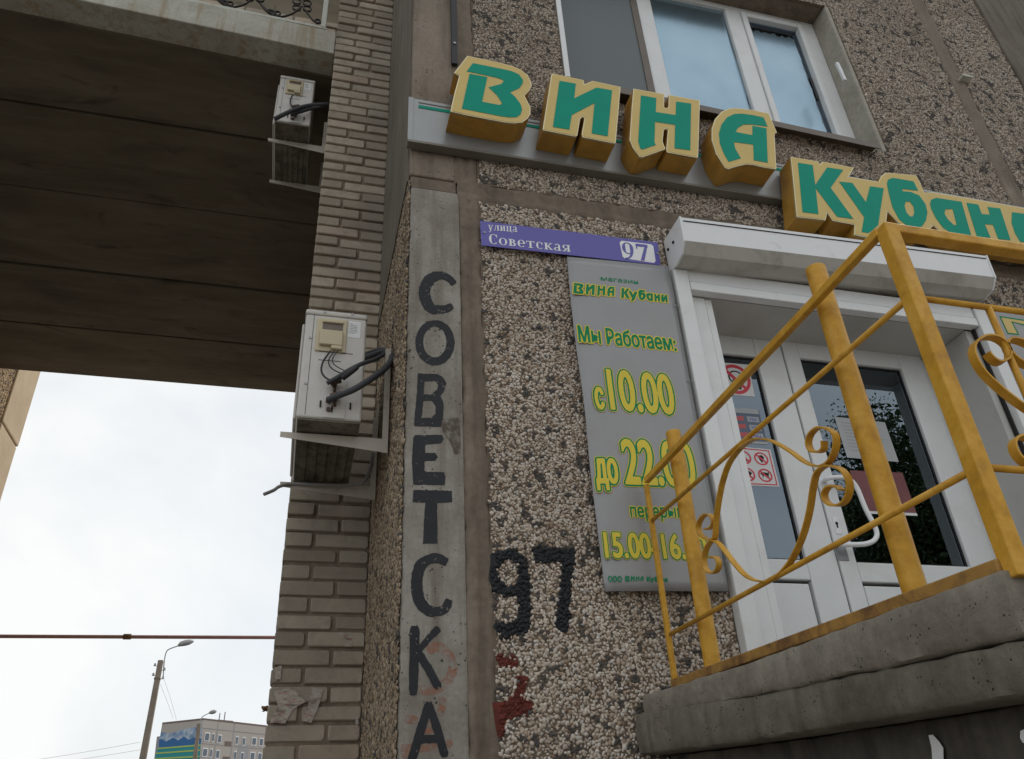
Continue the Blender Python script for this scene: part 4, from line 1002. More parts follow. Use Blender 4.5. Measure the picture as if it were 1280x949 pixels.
# ------------------------------------------------------------------ board to the right of the door
yrb = 2.97
RB = thing('advert_board', onY(1226, 388, yrb), 'grey shop board with cream green-edged letter right of the door', 'shop board')
a = onY(1226, 386, yrb); MB().box(a.x+.0, a.x+1.0, yrb, yrb+.005, .9, a.z).build('panel', M['plate'], RB)
for i, (kk, m_) in enumerate(((1.0, M['pgreen']), (.86, M['yface']))):
    l = zp(1200,370,5.0,[(245,125),(480,160),(520,330),(440,318),(415,190),(330,165),(372,245),(298,238)])
    c0 = (sum(p[0] for p in l)/8, sum(p[1] for p in l)/8)
    l2 = l if i == 0 else zp(1200,370,5.0,[(258,135),(470,168),(505,318),(452,310),(425,182),(318,158),(358,236),(302,230)])
    MB().plate([[onY(x, y, yrb-.001-.001*i) for x, y in l2]], (0,.0008,0)).build('lettering', m_, RB)

# ------------------------------------------------------------------ notices on the door glass
def sheet(name, quad, y, m_, label, cat, group=None):
    P_ = [onY(*p, y) for p in quad]
    t = thing(name, (sum(p.x for p in P_)/4, y, min(p.z for p in P_)), label, cat, group)
    MB().plate([P_], (0,.001,0)).build('sheet', m_, t); return t
def plane_frame(quad, y):
    P_ = [onY(*p, y) for p in quad]      # TL TR BR BL
    def f(u, v): return (P_[3]*(1-u)+P_[2]*u)*(1-v)+(P_[0]*(1-u)+P_[1]*u)*v
    return f
yg1, yg2 = yd-.012+.026, yd-.02+.026
def ringpoly(f, cu, cv, r0, r1, asp, dy, mb, n=32, a0=0, a1=360):
    o_, i_ = [], []
    full = a1-a0 >= 360
    for k_ in range(n if full else n+1):
        a = math.radians(a0+(a1-a0)*k_/n)
        o_.append(f(cu+r1*math.cos(a)*asp, cv+r1*math.sin(a))+Vector((0,-dy,0))); i_.append(f(cu+r0*math.cos(a)*asp, cv+r0*math.sin(a))+Vector((0,-dy,0)))
    if full:
        vs = o_+i_; fs = [(k_, (k_+1) % n, n+(k_+1) % n, n+k_) for k_ in range(n)]; mb.add(vs, fs)
    else: mb.plate([o_+i_[::-1]], (0,0,0))
def polyuv(f, pts, dy, mb): mb.plate([[f(u, v)+Vector((0,-dy,0)) for u, v in pts]], (0,0,0))
q = [(895,452.5),(936,456),(943.5,496),(903,493)]
t = sheet('no_smoking_sticker', q, yg1, M['paper'], 'square white no smoking sticker on the narrow door leaf', 'sticker')
f = plane_frame(q, yg1)
mb = MB(); ringpoly(f, .5, .5, .36, .46, 1, .0008, mb); polyuv(f, [(.18,.76),(.25,.83),(.82,.24),(.75,.17)], .0011, mb); mb.build('red_ring', M['redring'], t)
mb = MB(); ringpoly(f, .52, .56, .17, .21, 1.1, .0005, mb, a0=20, a1=330); polyuv(f, [(.42,.22),(.62,.18),(.66,.36),(.60,.42),(.46,.42)], .0005, mb); polyuv(f, [(.40,.45),(.68,.47),(.68,.51),(.40,.49)], .0005, mb); mb.build('pictogram', M['dark'], t)
q = [(912,557),(963,562),(974.5,608.5),(923,606.5)]
t = sheet('prohibition_sticker', q, yg1, M['paper'], 'white door sticker with a red border and four crossed-out pictograms', 'sticker')
f = plane_frame(q, yg1)
mb = MB()
for a, c_, d, e in ((.04,.96,.03,.06),(.04,.96,.94,.97),(.04,.07,.06,.94),(.93,.96,.06,.94)): polyuv(f, [(a,d),(c_,d),(c_,e),(a,e)], .0006, mb)
for cu in (.29, .71):
    for cv in (.28, .72):
        ringpoly(f, cu, cv, .135, .175, 1, .0009, mb, 24); polyuv(f, [(cu-.12,cv+.085),(cu-.09,cv+.12),(cu+.12,cv-.085),(cu+.09,cv-.12)], .0012, mb)
mb.build('red_rings', M['redring'], t)
mb = MB()
polyuv(f, [(.20,.64),(.24,.82),(.29,.80),(.30,.70),(.40,.66),(.40,.62),(.22,.61)], .0006, mb)          # roller skate
polyuv(f, [(.71,.60),(.64,.74),(.66,.80),(.74,.82),(.79,.76)], .0006, mb)                               # ice cream
polyuv(f, [(.18,.30),(.24,.36),(.33,.38),(.40,.32),(.34,.24),(.26,.18),(.28,.27)], .0006, mb)            # food
polyuv(f, [(.60,.30),(.62,.37),(.78,.35),(.83,.38),(.80,.29),(.79,.19),(.77,.27),(.67,.27),(.64,.19),(.64,.29)], .0006, mb)  # dog
mb.build('pictogram', M['dark'], t)
q = [(908,509),(948,512),(960,556),(920,553)]
t = sheet('card_notice', q, yg1, M['paperblue'], 'bluish notice of payment cards behind the narrow glass between two stickers', 'notice')
f = plane_frame(q, yg1)
mb = MB(); polyuv(f, [(.0,.86),(.98,.86),(.98,1),(.0,1)], .0006, mb)
for v in (.62, .38, .14): polyuv(f, [(.56,v),(.92,v),(.92,v+.15),(.56,v+.15)], .0006, mb)
polyuv(f, [(.3,.0),(1.0,0),(1,.07),(.3,.07)], .0006, mb); mb.build('white_strip', M['paperdim'], t)
mb = MB()
for v in (.62, .40, .16): polyuv(f, [(.18,v),(.44,v+.02),(.46,v+.15),(.2,v+.13)], .0006, mb)
mb.build('red_patch', M['paperred'], t)
mb = MB()
for v in (.62, .38, .14):
    tv, tf = textmesh('VISA', .02); x0, x1 = min(p.x for p in tv), max(p.x for p in tv); y1 = max(p.y for p in tv)
    mb.add([f(.60+.28*(p.x-x0)/(x1-x0), v+.03+.09*p.y/y1)+Vector((0,-.001,0)) for p in tv], tf)
mb.build('lettering', M['violet'], t)
q = [(1043,521),(1106,528),(1123.5,577.5),(1059,572)]
t = sheet('paper_notice', q, yg2, M['paperdim'], 'white paper notice on the wide door glass, dimmed as if seen through it', 'notice')
f = plane_frame(q, yg2); mb = MB()
for i in range(9):
    v = .86-.085*i; u1 = random.uniform(.55, .9); polyuv(f, [(.1,v),(u1,v),(u1,v+.022),(.1,v+.022)], .0006, mb)
mb.build('text_line', M['lampgrey'], t)
q = [(1062,588),(1128,591),(1147,645),(1082,642)]
t = sheet('red_poster', q, yg2, M['reddim'], 'dimmed red poster below the paper notice on the wide door glass', 'poster')
f = plane_frame(q, yg2); mb = MB(); polyuv(f, [(.0,.0),(1,0),(1,.06),(0,.06)], .0006, mb); mb.build('white_strip', M['paper'], t)

# ------------------------------------------------------------------ small fittings on the wall
a, c_ = onY(565, -20, 2.985), onY(568.5, 80, 2.985)
cd = thing('cable_cover', (c_.x, 2.985, c_.z), 'dark metal cable cover on the pier above the letter sign', 'cable cover')
MB().box(c_.x-.018, c_.x+.018, 2.98, 3.004, c_.z, 7.2).build('channel', M['black'], cd, bevel=.003)
for zz_ in (c_.z+.18, c_.z+.75): MB().tube([(c_.x, 2.981, zz_), (c_.x, 2.974, zz_)], .009, 8).build('screw', M['steel'], cd)
p = onY(1206, 99, 2.985); sb = MB().box(p.x-.045, p.x+.045, 2.95, 3.01, p.z-.012, p.z+.008).build('metal_stub', M['mint'], None, bevel=.003); tag(sb, 'short pale metal stub at the joint right of the upper window', 'metal stub')
p1, p2 = onY(1046, 79, 2.98), onY(1056, 101, 2.98)
wb = MB().bar(p1, p2, .025, .02, up=(0,1,0)).build('window_clip', M['pvc'], None, bevel=.003); tag(wb, 'small white clip fixed on the right reveal of the upper window', 'clip')
p1, p2 = onY(1088, 196, 2.97), onY(1096, 188, 2.985)
wb = MB().tube([p1, p2], .006, 6).build('wall_spike', M['dark'], None); tag(wb, 'thin dark spike sticking from the wall below the window sill end', 'spike')

# ------------------------------------------------------------------ porch and railings
PO = thing('porch', (1.6, 2.1, GZ), 'raised concrete entrance porch with a cracked overhanging slab', 'porch')
XS = 1.385
def jit(p, a=.006): return (p[0]+random.uniform(-a, a), p[1]+random.uniform(-a, a), p[2]+random.uniform(-a, a))
def slab_layer(name, yN, yFq, zb, zt, dx, amp, seed, crack=0.0):
    r = random.Random(seed); b = MB(); nY = 40; rows = []
    for i in range(nY+1):
        t = i/nY; y = yN+(yFq-yN)*t; g = max(0, (y-1.30)/1.685)
        x = XS+dx-(.26 if name == 'screed' else .40)*max(0, g-.55)**1.5; z0 = zb(g)+crack*(math.sin(g*9+seed)*.5+math.sin(g*23)*.3+r.uniform(-.4,.4)); z1 = zt(g)
        H = z1-z0
        pr = [(x+.12, z0), (x+.010, z0+.001), (x+.001, z0+.008), (x, z0+H*.3), (x-.003, z0+H*.5), (x, z0+H*.75), (x+.002, z1-.006), (x+.009, z1), (3.9, z1), (3.9, z0)]
        rows += [(a+(r.uniform(-amp, amp) if k_ < 8 else 0), y+r.uniform(-.006, .006)*(0 < i < nY), c_+(r.uniform(-amp, amp) if 1 <= k_ < 8 else 0)) for k_, (a, c_) in enumerate(pr)]
    n = 10
    b.add(rows, [(i*n+k_, i*n+(k_+1) % n, (i+1)*n+(k_+1) % n, (i+1)*n+k_) for i in range(nY) for k_ in range(n)]+[tuple(range(n)), tuple(nY*n+k_ for k_ in range(n))])
    return b.build(name, {'screed': M['porch'], 'slab': M['porch_low'], 'plinth': M['porch_dark']}[name], PO, smooth=True, auto=55)
zcr = lambda g: .325+.125*g
slab_layer('slab', 1.12, 2.985, lambda g: .225+.085*g, lambda g: zcr(g)-.001, .002, .0028, 1)
slab_layer('plinth', 1.17, 2.983, lambda g: GZ, lambda g: .2235+.085*g, .12, .003, 3)
slab_layer('screed', 1.295, 2.984, lambda g: zcr(g)+.0015-.03*max(0, g-.38), lambda g: .462+.056*g, -.001, .0024, 2, crack=.004)
# broken brick showing at the near corner behind the lost edge
MB().box(XS+.05, 3.85, 1.24, 1.29, .33, .44).build('broken_edge', M['brickred'], PO, bevel=.01)
def onplinth(l): return [onX(x, y, XS+.1125) for x, y in l]
for l in (zp(1080,860,6.4,[(515,378),(550,375),(600,430),(632,480),(636,640),(550,640),(540,480)]), zp(1080,860,6.4,[(1250,345),(1290,325),(1340,380),(1330,430),(1270,440),(1248,400)])):
    MB().plate([onplinth(l)], (.001,0,0)).build('paint_daub', M['white'], PO)
XRl = 1.415; XP = 1.475
RL = thing('porch_railing', (XRl, 1.33, .48), 'ochre painted steel porch railing with scrollwork and thick round posts', 'railing')
O = M['ochre']
pA, pB = onX(808, 601, XRl), onX(1100, 290, XRl)
nearY = pB.y
zT = (pA.z+pB.z)/2
# hand rail, slightly thick bar
MB().bar(pA, pB, .024, .026).build('handrail', O, RL, bevel=.004)
c1, c2 = onX(845, 862, XRl), onX(1262, 718, XRl)
MB().bar((XRl, c1.y, c1.z+.018), (XRl, nearY, c2.z+.018), .040, .032).build('bottom_rail', M['ochre_rust'], RL, bevel=.004)
MB().bar((XRl+.001, pA.y+.008, c1.z), (XRl+.001, pA.y+.008, pA.z-.015), .020, .020, up=(0,1,0)).build('end_bar', O, RL, bevel=.003)
def postt(py, ztop, zbot, r_):
    p = MB(); p.tube([(XP, py, zbot), (XP, py, ztop)], r_, 20); o = p.build('post', O, RL, smooth=True, auto=40, bevel=.003); return o
s1t, s1b = onX(845, 536, XP), onX(889, 850, XP)
s2t, s2b = onX(1017, 338, XP), onX(1150, 747, XP)
postt((s1t.y+s1b.y)/2, s1t.z, s1b.z-.06, .031); postt((s2t.y+s2b.y)/2, s2t.z, s2b.z-.06, .031)
cp = onX(1100, 290, XRl)
MB().bar((XRl+.012, nearY-.012, c2.z-.01), (XRl+.012, nearY-.012, zT+.014), .041, .041, up=(0,1,0)).build('corner_post', O, RL, bevel=.004)
def rodX(a, c_, r_=.0085):
    a, c_ = onX(*a, XRl), onX(*c_, XRl); c_ = a+(c_-a)*((nearY-.012-a.y)/(c_.y-a.y))
    MB().tube([a, c_], r_, 10).build('rail', O, RL, smooth=True)
rodX((815,651),(1124,383)); rodX((838,793),(1208,592))
k5 = lambda l: [onX(x, y, XRl) for x, y in zp(800,520,4.518,l)]
scr = [
 [(398,800),(428,797),(446,830),(436,872),(402,888),(372,862),(362,805),(378,745),(408,700),(425,680),(432,580),(447,470),(468,370),(503,270),(560,190),(610,150),(650,132),(700,130),(760,148),(850,200),(930,258),(1000,285),(1060,268),(1096,215),(1110,150),(1100,100),(1060,72),(1010,66),(968,100),(952,150),(968,195),(1005,205),(1038,188),(1040,142)],
 [(372,640),(405,630),(418,598),(405,565),(372,556),(342,588),(330,630),(345,672),(390,700),(430,708),(480,760),(540,840),(610,910),(690,935),(760,920),(840,840),(890,750),(930,650),(960,530),(980,400),(1000,325),(1045,285),(1100,285),(1150,312),(1182,370),(1180,440),(1150,492),(1100,507),(1058,488),(1042,445),(1062,405),(1105,395),(1140,418)]]
for sc_ in scr:
    MB().ribbon(smoothpath(k5(sc_), 6), (1,0,0), .022, .005).build('scroll', O, RL)
# front run along the facade direction
yfr = nearY-.012
fa = onY(1110, 297, yfr); sX = (onY(1279, 322, yfr).z-fa.z)/(onY(1279, 322, yfr).x-fa.x)
MB().bar((XRl+.012, yfr, zT+.001), (3.7, yfr, zT+.001+0*sX), .036, .030).build('handrail', O, RL, bevel=.004)
for a in ((1150,373),(1240,585)):
    p = onY(*a, yfr); MB().tube([(XRl+.03, yfr, p.z), (3.7, yfr, p.z)], .0085, 10).build('rail', O, RL, smooth=True)
MB().bar((XRl+.04, yfr, c2.z+.012), (3.7, yfr, c2.z+.012), .045, .04).build('bottom_rail', M['ochre_rust'], RL, bevel=.004)
pt, pm = onY(1235, 384, yfr), onY(1279, 500, yfr)
zz0, zz1 = onY(1240,585,yfr).z, onY(1150,373,yfr).z
MB().tube([(pt.x, yfr, zz0), (pt.x, yfr, zz1)], .0085, 10).build('rail', O, RL, smooth=True)
k6 = lambda l: [onY(x, y, yfr) for x, y in zp(1200,370,5.0,l)]
hs = [(165,360),(200,400),(245,420),(295,395),(300,345),(270,295),(215,262),(150,260),(95,290),(75,340),(90,400),(140,480),(220,560),(330,650),(430,720),(520,780)]
for mir in (1, -1):
    P3 = k6(hs)
    if mir < 0: P3 = [Vector((2*pt.x-p.x+.004, p.y, p.z)) for p in P3]
    MB().ribbon(smoothpath(P3, 5), (0,1,0), .024, .005).build('scroll', O, RL)
# the shoulder of the next scroll below, at the picture edge
cc = onY(1284, 566, yfr)
MB().ribbon(smoothpath([cc+Vector((.045*math.cos(a)*(1-.06*k_/3), 0, .045*math.sin(a)*(1-.06*k_/3))) for k_, a in enumerate(np.linspace(-.4, 5.2, 16))]+[cc+Vector((.10,0,-.09)), cc+Vector((.22,0,-.15))], 3), (0,1,0), .024, .005).build('scroll', O, RL)

# ------------------------------------------------------------------ air conditioners on brackets
def air_conditioner(x0, x1, y0, y1, z0, z1, label, old, pipes):
    ac = thing('air_conditioner', ((x0+x1)/2, (y0+y1)/2, z0), label, 'air conditioner', 'outdoor air conditioner units')
    mb = MB(); mb.box(x0, x1, y0, y1, z0+.004, z1-.03); body = mb.build('casing', M['acwhite'], ac, bevel=.012, bseg=3)
    MB().box(x0-.003, x1+.003, y0-.003, y1+.003, z1-.03, z1).build('lid', M['acwhite'], ac, bevel=.010, bseg=3)
    # pressed underside pan with ribs
    u = MB(); u.box(x0+.008, x1-.008, y0+.008, y1-.008, z0-.006, z0+.002)
    for i in range(5):
        xx = x0+.05+i*(x1-x0-.1)/4; u.box(xx-.014, xx+.014, y0+.14, y1-.04, z0-.014, z0-.0065)
    u.build('base_pan', M['acpan'], ac, bevel=.004)
    W_, H_ = x1-x0, z1-z0
    X = lambda u_: x0+u_*W_; Z = lambda v_: z0+v_*H_
    MB().box(x0-.014, x0-.001, y0+.05, y1-.02, z0+.02, z1-.06).build('fan_grille', M['acwhite'], ac, bevel=.005)
    s_ = MB(); s_.box(X(.13), X(.137), y0-.0012, y0+.002, Z(.03), Z(.945)); s_.box(X(.26), X(.80), y0-.0012, y0+.001, Z(.60), Z(.605)); s_.box(X(.26), X(.62), y0-.0012, y0+.001, Z(.52), Z(.525)); s_.build('panel_seam', M['dark'], ac)
    # terminal cover with recessed grip
    c0, c1_, d0, d1 = X(.19), X(.68), Z(.60), Z(.915)
    cv = MB(); cv.box(c0, c1_, y0-.010, y0-.0005, d0, d1); cv.box(X(.25), X(.62), y0-.030, y0-.0105, Z(.645), Z(.785)); cv.box(X(.44), X(.62), y0-.030, y0-.0105, Z(.61), Z(.644)); cv.box(X(.27), X(.62), y0-.022, y0-.0105, Z(.865), Z(.89))
    cv.build('terminal_cover', M['accover'], ac, bevel=.006)
    MB().box(X(.28), X(.61), y0-.0115, y0-.0105, Z(.79), Z(.862)).build('grip_recess', M['sill'], ac)
    MB().box(X(.70), X(.90), y0-.0015, y0-.0002, Z(.76), Z(.92)).build('rating_label', M['paper'], ac)
    tl = MB()
    for i in range(7): tl.box(X(.72), X(random.uniform(.78,.86)), y0-.0022, y0-.0016, Z(.80+.015*i), Z(.805+.015*i))
    tl.build('text_line', M['lampgrey'], ac)
    vp = MB(); vp.box(X(.40), X(.74), y0-.004, y0-.0005, Z(.015), Z(.36)); vp.build('valve_plate', M['acwhite'], ac, bevel=.004)
    fx = MB()
    for u_, v_ in ((.30,.98),(.75,.985)): fx.tube([(X(u_), y0-.004, Z(v_)), (X(u_), y0-.007, Z(v_))], .006, 8)
    for u_, v_ in ((.10,.72),(.10,.30)): fx.tube([(X(u_), y0-.0005, Z(v_)), (X(u_), y0-.005, Z(v_))], .007, 8)
    fx.build('screw', M['steel'], ac)
    sl2 = MB()
    for u_, v_ in ((.34,.10),(.80,.10),(.52,.06)): sl2.box(X(u_), X(u_)+.008, y0-.005, y0-.001, Z(v_), Z(v_)+.035)
    sl2.build('slot', M['dark'], ac)
    val = MB()
    for (u_, v_, s3) in ((.54,.30,1), (.56,.18,1.15)):
        p = Vector((X(u_), y0, Z(v_))); val.tube([p, p+Vector((0,-.035*s3,.004))], .013*s3, 10); val.tube([p+Vector((-.02,-.03*s3,-.006)), p+Vector((.03,-.036*s3,.010))], .012*s3, 10)
        val.tube([p+Vector((.002,-.002,-.004)), p+Vector((.004,-.03,-.05))], .008, 8)
    val.tube([(X(.47), y0, Z(.155)), (X(.47), y0-.03, Z(.155))], .013, 10); val.tube([(X(.48), y0, Z(.08)), (X(.48), y0-.014, Z(.08))], .011, 10)
    val.build('valve', M['brass'], ac, smooth=True, auto=40)
    for path, rad, m_ in pipes(X, Z, x0, x1, y0, y1, z0, z1):
        MB().tube(smoothpath(path, 7), rad, 10).build('pipe', M[m_], ac, smooth=True)
    return ac
def pipes_low(X, Z, x0, x1, y0, y1, z0, z1):
    f = y0-.045
    P3 = lambda px, py, y: onY(px, py, y)
    return [
     ([P3(409,479,f), P3(420,473,f-.02), P3(436,463,f-.04), P3(452,455,f-.02), P3(467,450,f+.06), P3(478,444,f+.16), P3(483,438,f+.26), P3(474,437,f+.42), P3(458,442,f+.55), P3(440,448,f+.6)], .011, 'hose'),
     ([P3(410,500,f), P3(422,495,f-.03), P3(442,487,f-.05), P3(462,475,f-.03), P3(480,462,f+.05), P3(489,450,f+.14), P3(488,441,f+.22), P3(478,440,f+.34), P3(462,445,f+.5), P3(442,451,f+.55)], .0155, 'hose'),
     ([P3(413,439,y0-.025), P3(404,452,y0-.03), P3(402,465,y0-.03), P3(410,474,y0-.035), P3(424,475,f-.02), P3(440,463,f-.05)], .0045, 'black'),
     ([P3(418,439,y0-.025), P3(411,450,y0-.03), P3(414,460,y0-.03), P3(428,467,y0-.04), P3(440,466,f-.05)], .003, 'black'),
     ([P3(422,439,y0-.025), P3(416,448,y0-.03), P3(418,456,y0-.03), P3(432,464,y0-.04), P3(441,466,f-.05)], .0025, 'black'),
     ([P3(428,473,f-.028), P3(440,464,f-.055), P3(446,459,f-.05)], .0135, 'black'),
     ([P3(481,464,4.1), P3(477,490,4.15), P3(470,540,4.1), P3(464,580,4.0), P3(455,602,3.98), P3(440,606,4.0), P3(400,606,4.0), P3(366,605,4.02), P3(350,608,4.0), P3(342,613,4.0), P3(330,618,3.98)], .009, 'hosegrey')]
def pipes_up(X, Z, x0, x1, y0, y1, z0, z1):
    f = y0-.045; P3 = lambda px, py, y: onY(px, py, y)
    return [
     ([P3(343,149,f-.02), P3(353,144,f-.05), P3(365,138.5,f-.06), P3(378,134,f-.03), P3(392,131.5,f+.0), P3(406,131,f+.02), P3(420,131.5,f+.1)], .017, 'hose'),
     ([P3(365,143,f), P3(375,140,f-.02), P3(388,136,f), P3(400,134,f+.02), P3(418,133,f+.1)], .014, 'hose'),
     ([P3(366,119,y0-.025), P3(363,125,y0-.03), P3(364,132,y0-.03), P3(368,138,y0-.04)], .006, 'black')]
LO = dict(x0=-.072, x1=.226, y0=3.355, y1=4.09, z0=1.79, z1=2.405)
air_conditioner(**LO, label='near ivory air conditioner with beige terminal cover hung beside the pier lettering', old=False, pipes=pipes_low)
UPA = dict(x0=-.488, x1=-.218, y0=4.54, y1=5.24, z0=5.0, z1=5.535)
air_conditioner(**UPA, label='upper air conditioner in the dark under the passage ceiling', old=True, pipes=pipes_up)
def bracket(xw, y, z, xt, leg, label):
    """steel L bracket: leg on the wall at xw, tapered arm reaching to xt"""
    t = thing('wall_bracket', (xw, y, z-.07), label, 'bracket', 'steel brackets under the air conditioners')
    a = MB()
    a.hexa([(xt,y-.002,z-.028),(xw-.03,y-.002,z-.072),(xw-.03,y+.001,z-.072),(xt,y+.001,z-.028),(xt,y-.002,z),(xw-.03,y-.002,z),(xw-.03,y+.001,z),(xt,y+.001,z)])
    a.box(xt, xw-.03, y+.0015, y+.036, z-.004, z)
    a.build('arm', M['bracket'], t, bevel=.001)
    l = MB(); l.box(xw-.030, xw-.001, y-.0035, y-.0005, z-.075, z+leg); l.box(xw-.0035, xw-.0005, y, y+.036, z-.075, z+leg); l.build('wall_leg', M['bracket'], t, bevel=.001)
    bo = MB(); bo.tube([(xw-.004, y+.018, z+leg-.04), (xw-.014, y+.018, z+leg-.04)], .008, 8); bo.tube([(xt+.07, y+.02, z-.02), (xt+.07, y+.02, z-.003)], .007, 8); bo.build('bolt', M['steel'], t)
zz1_ = 1.79-.016
bracket(.366, 3.478, zz1_, -.136, .52, 'nearer bracket carrying the near air conditioner beside the pebbled return')
bracket(.366, 4.028, zz1_-.012, -.130, .42, 'farther bracket under the rear end of the near air conditioner')
bracket(-.086, 4.715, 5.0-.016, -.53, .28, 'nearer bracket under the upper air conditioner at the brick edge')
bracket(-.086, 5.17, 5.0-.016, -.52, .28, 'farther bracket under the upper air conditioner in the dark passage')

# ------------------------------------------------------------------ torn flyers on the brick
def flyer(pts, label, seed):
    r = random.Random(seed); l = [onY(x, y, YB-.006) for x, y in rough(zp(320,620,2.885,pts), .4, 2.0)]
    c = sum(l, Vector())/len(l); t = thing('torn_flyer', c, label, 'flyer', 'torn paper flyers on the brick pier')
    mb = MB(); mb.plate([l], (0,.0012,0)); mb.build('paper', M['oldpaper'], t)
flyer([(62,705),(130,690),(180,742),(135,768),(105,820),(48,818),(80,762)], 'larger torn flyer strip on the left of the brick pier', 1)
flyer([(200,690),(242,696),(226,760),(200,818),(165,812),(188,760)], 'narrow curled flyer strip near the middle of the brick pier', 2)
flyer([(285,492),(345,498),(350,540),(318,545),(330,520)], 'small pale paper scrap highest on the brick pier', 3)
flyer([(358,790),(370,795),(366,880),(360,870)], 'thin vertical paper shred by the corner of the brick pier', 4)
flyer([(66,620),(92,612),(88,660),(70,668)], 'tiny paper shred at the left edge of the brick pier', 5)
p = onY(330, 886, YB+.03); rs = MB()
rr = random.Random(9)
for i in range(7):
    a = [p+Vector((rr.uniform(-.02,.03), rr.uniform(-.02,.02), rr.uniform(-.018,.018))) for _ in range(4)]; rs.add(a, [(0,1,2),(0,2,3),(0,3,1)])
o = rs.build('dry_scrap', M['rustscrap']); tag(o, 'brown curled scrap stuck on the outer edge of the brick pier', 'scrap')

# ================================================================== BEYOND THE PASSAGE
yp = 12.6
a, c_ = onY(0, 795.5, yp), onY(345, 797, yp)
gp = thing('gas_pipe', (-3, yp, a.z), 'thin brown gas pipe running level across the open sky of the passage', 'pipe')
dx = (c_-a).normalized()
MB().tube([a-dx*4, c_+dx*3], .026, 10).build('pipe_run', M['gas'], gp, smooth=True)
p = onY(159, 796, yp); MB().tube([p-dx*.05, p+dx*.05], .040, 10).build('coupling', M['rustscrap'], gp, smooth=True)
for q_ in (a-dx*3.5, c_+dx*2.5): MB().tube([(q_.x, q_.y, GZ), (q_.x, q_.y, q_.z-.02)], .03, 8).build('support', M['gas'], gp)
def street_lamp(top, base, armpts, headpts, height, label, ins=True):
    d0 = ray(*top); k_ = height/d0.z; T0 = d0*k_; Y = T0.y
    P3 = lambda p: onY(p[0], p[1], Y)
    B0 = P3(base); dirn = (B0-T0); B1 = T0+dirn*((GZ-T0.z)/dirn.z)
    B1 = Vector((B1.x, Y, GZ))
    t = thing('street_lamp', B1, label, 'street lamp', 'concrete street lamps beyond the passage')
    mb = MB(); w0 = .15; w1 = .095
    mb.hexa([B1+Vector((-w0,-w0,0)), B1+Vector((w0,-w0,0)), B1+Vector((w0,w0,0)), B1+Vector((-w0,w0,0)), T0+Vector((-w1,-w1,0)), T0+Vector((w1,-w1,0)), T0+Vector((w1,w1,0)), T0+Vector((-w1,w1,0))])
    mb.build('pole', M['polecon'], t, bevel=.02)
    MB().tube(smoothpath([P3(p) for p in armpts], 6), .022, 8).build('arm', M['steel'], t, smooth=True)
    h = [P3(p) for p in headpts]; n = len(h)
    MB().tube(h, [.04, .10, .12, .11, .05][:n], 10).build('lamp_head', M['lampgrey'], t, smooth=True)
    if ins:
        for p in ((-.17, -.35), (.17, -.62), (-.17, -.95), (.17, -1.15)):
            q_ = T0+Vector((p[0]*1.1, 0, p[1]*.6)); m2 = MB(); m2.tube([q_-Vector((p[0]*.5,0,0)), q_], .012, 6); m2.tube([q_, q_+Vector((0,0,.10))], [.05, .03], 8); m2.build('insulator', M['lampgrey'], t)
        MB().box(T0.x-.125, T0.x+.1, Y-.11, Y+.11, T0.z-.72, T0.z-.66).build('band', M['sill'], t)
    return t, T0
z3 = 3.765
G1 = lambda x, y: (x/z3, 760+y/z3)
lp1, T1 = street_lamp(G1(757,247), G1(672,712), [G1(768,330), G1(772,265), G1(780,215), G1(795,195), G1(840,178)], [G1(838,179), G1(850,170), G1(870,165), G1(890,161), G1(911,156)], 7.4, 'nearer concrete street lamp post with insulators and arm')
lp2, T2 = street_lamp(G1(936,545), G1(917,712), [G1(940,620), G1(945,545), G1(950,515), G1(985,495)], [G1(983,495), G1(992,492), G1(1000,490), G1(1010,488), G1(1019,486)], 7.4, 'farther concrete street lamp post standing before the mural block', ins=False)
# overhead wires
for i, (pts, d_) in enumerate((([G1(770,330), G1(800,420), G1(830,525)], 26), ([G1(755,360), G1(790,450), G1(815,520)], 26), ([G1(0,740), G1(330,690), G1(660,632)], 30), ([G1(0,760), G1(330,720), G1(660,668)], 30))):
    P_ = [onY(p[0], p[1], d_) for p in pts]
    o = MB().tube(smoothpath(P_, 6), .0045, 5).build('overhead_wire', M['lampgrey']); tag(o, ['right of two thin wires dropping from the nearer lamp post', 'left of two thin wires dropping from the nearer lamp post', 'upper of two faint wires left of the nearer lamp post', 'lower of two faint wires left of the nearer lamp post'][i], 'wire', 'overhead wires')
# small rod tip at the left edge
# far apartment block with a painted gable
z8 = 8.0
E1 = lambda x, y: (180+x/z8, 870+y/z8)
HT = 25.0
C0, C1, C2 = (onZ(*E1(*p), HT) for p in ((592,242),(180,286),(1195,310)))
FB = thing('mural_block', (C0.x, C0.y, GZ), 'distant apartment block with a landscape mural on its gable', 'building')
ug = Vector((C1.x-C0.x, C1.y-C0.y, 0)); Lg = ug.length; ug.normalize(); uf = Vector((C2.x-C0.x, C2.y-C0.y, 0)); Lf = uf.length*1.7; uf.normalize()
zg = Vector((0,0,1)); ng = ug.cross(zg); ng = ng if ng.dot(C0) < 0 else -ng; nf = uf.cross(zg); nf = nf if nf.dot(C0) < 0 else -nf
base = Vector((C0.x, C0.y, 0))
def fp(u, v): p = base+uf*u; return Vector((p.x, p.y, v))
def gp_(u, v): p = base+ug*u; return Vector((p.x, p.y, v))
q4 = [base, base+uf*Lf, base+uf*Lf+ug*Lg, base+ug*Lg]
MB().hexa([Vector((p.x,p.y,GZ)) for p in q4]+[Vector((p.x,p.y,HT)) for p in q4]).build('wall', M['farwall'], FB)
rf = MB().hexa([Vector((p.x,p.y,HT))-ng*0 for p in q4]+[Vector((p.x,p.y,HT+.35)) for p in q4]).build('roof', M['roofcap'], FB)
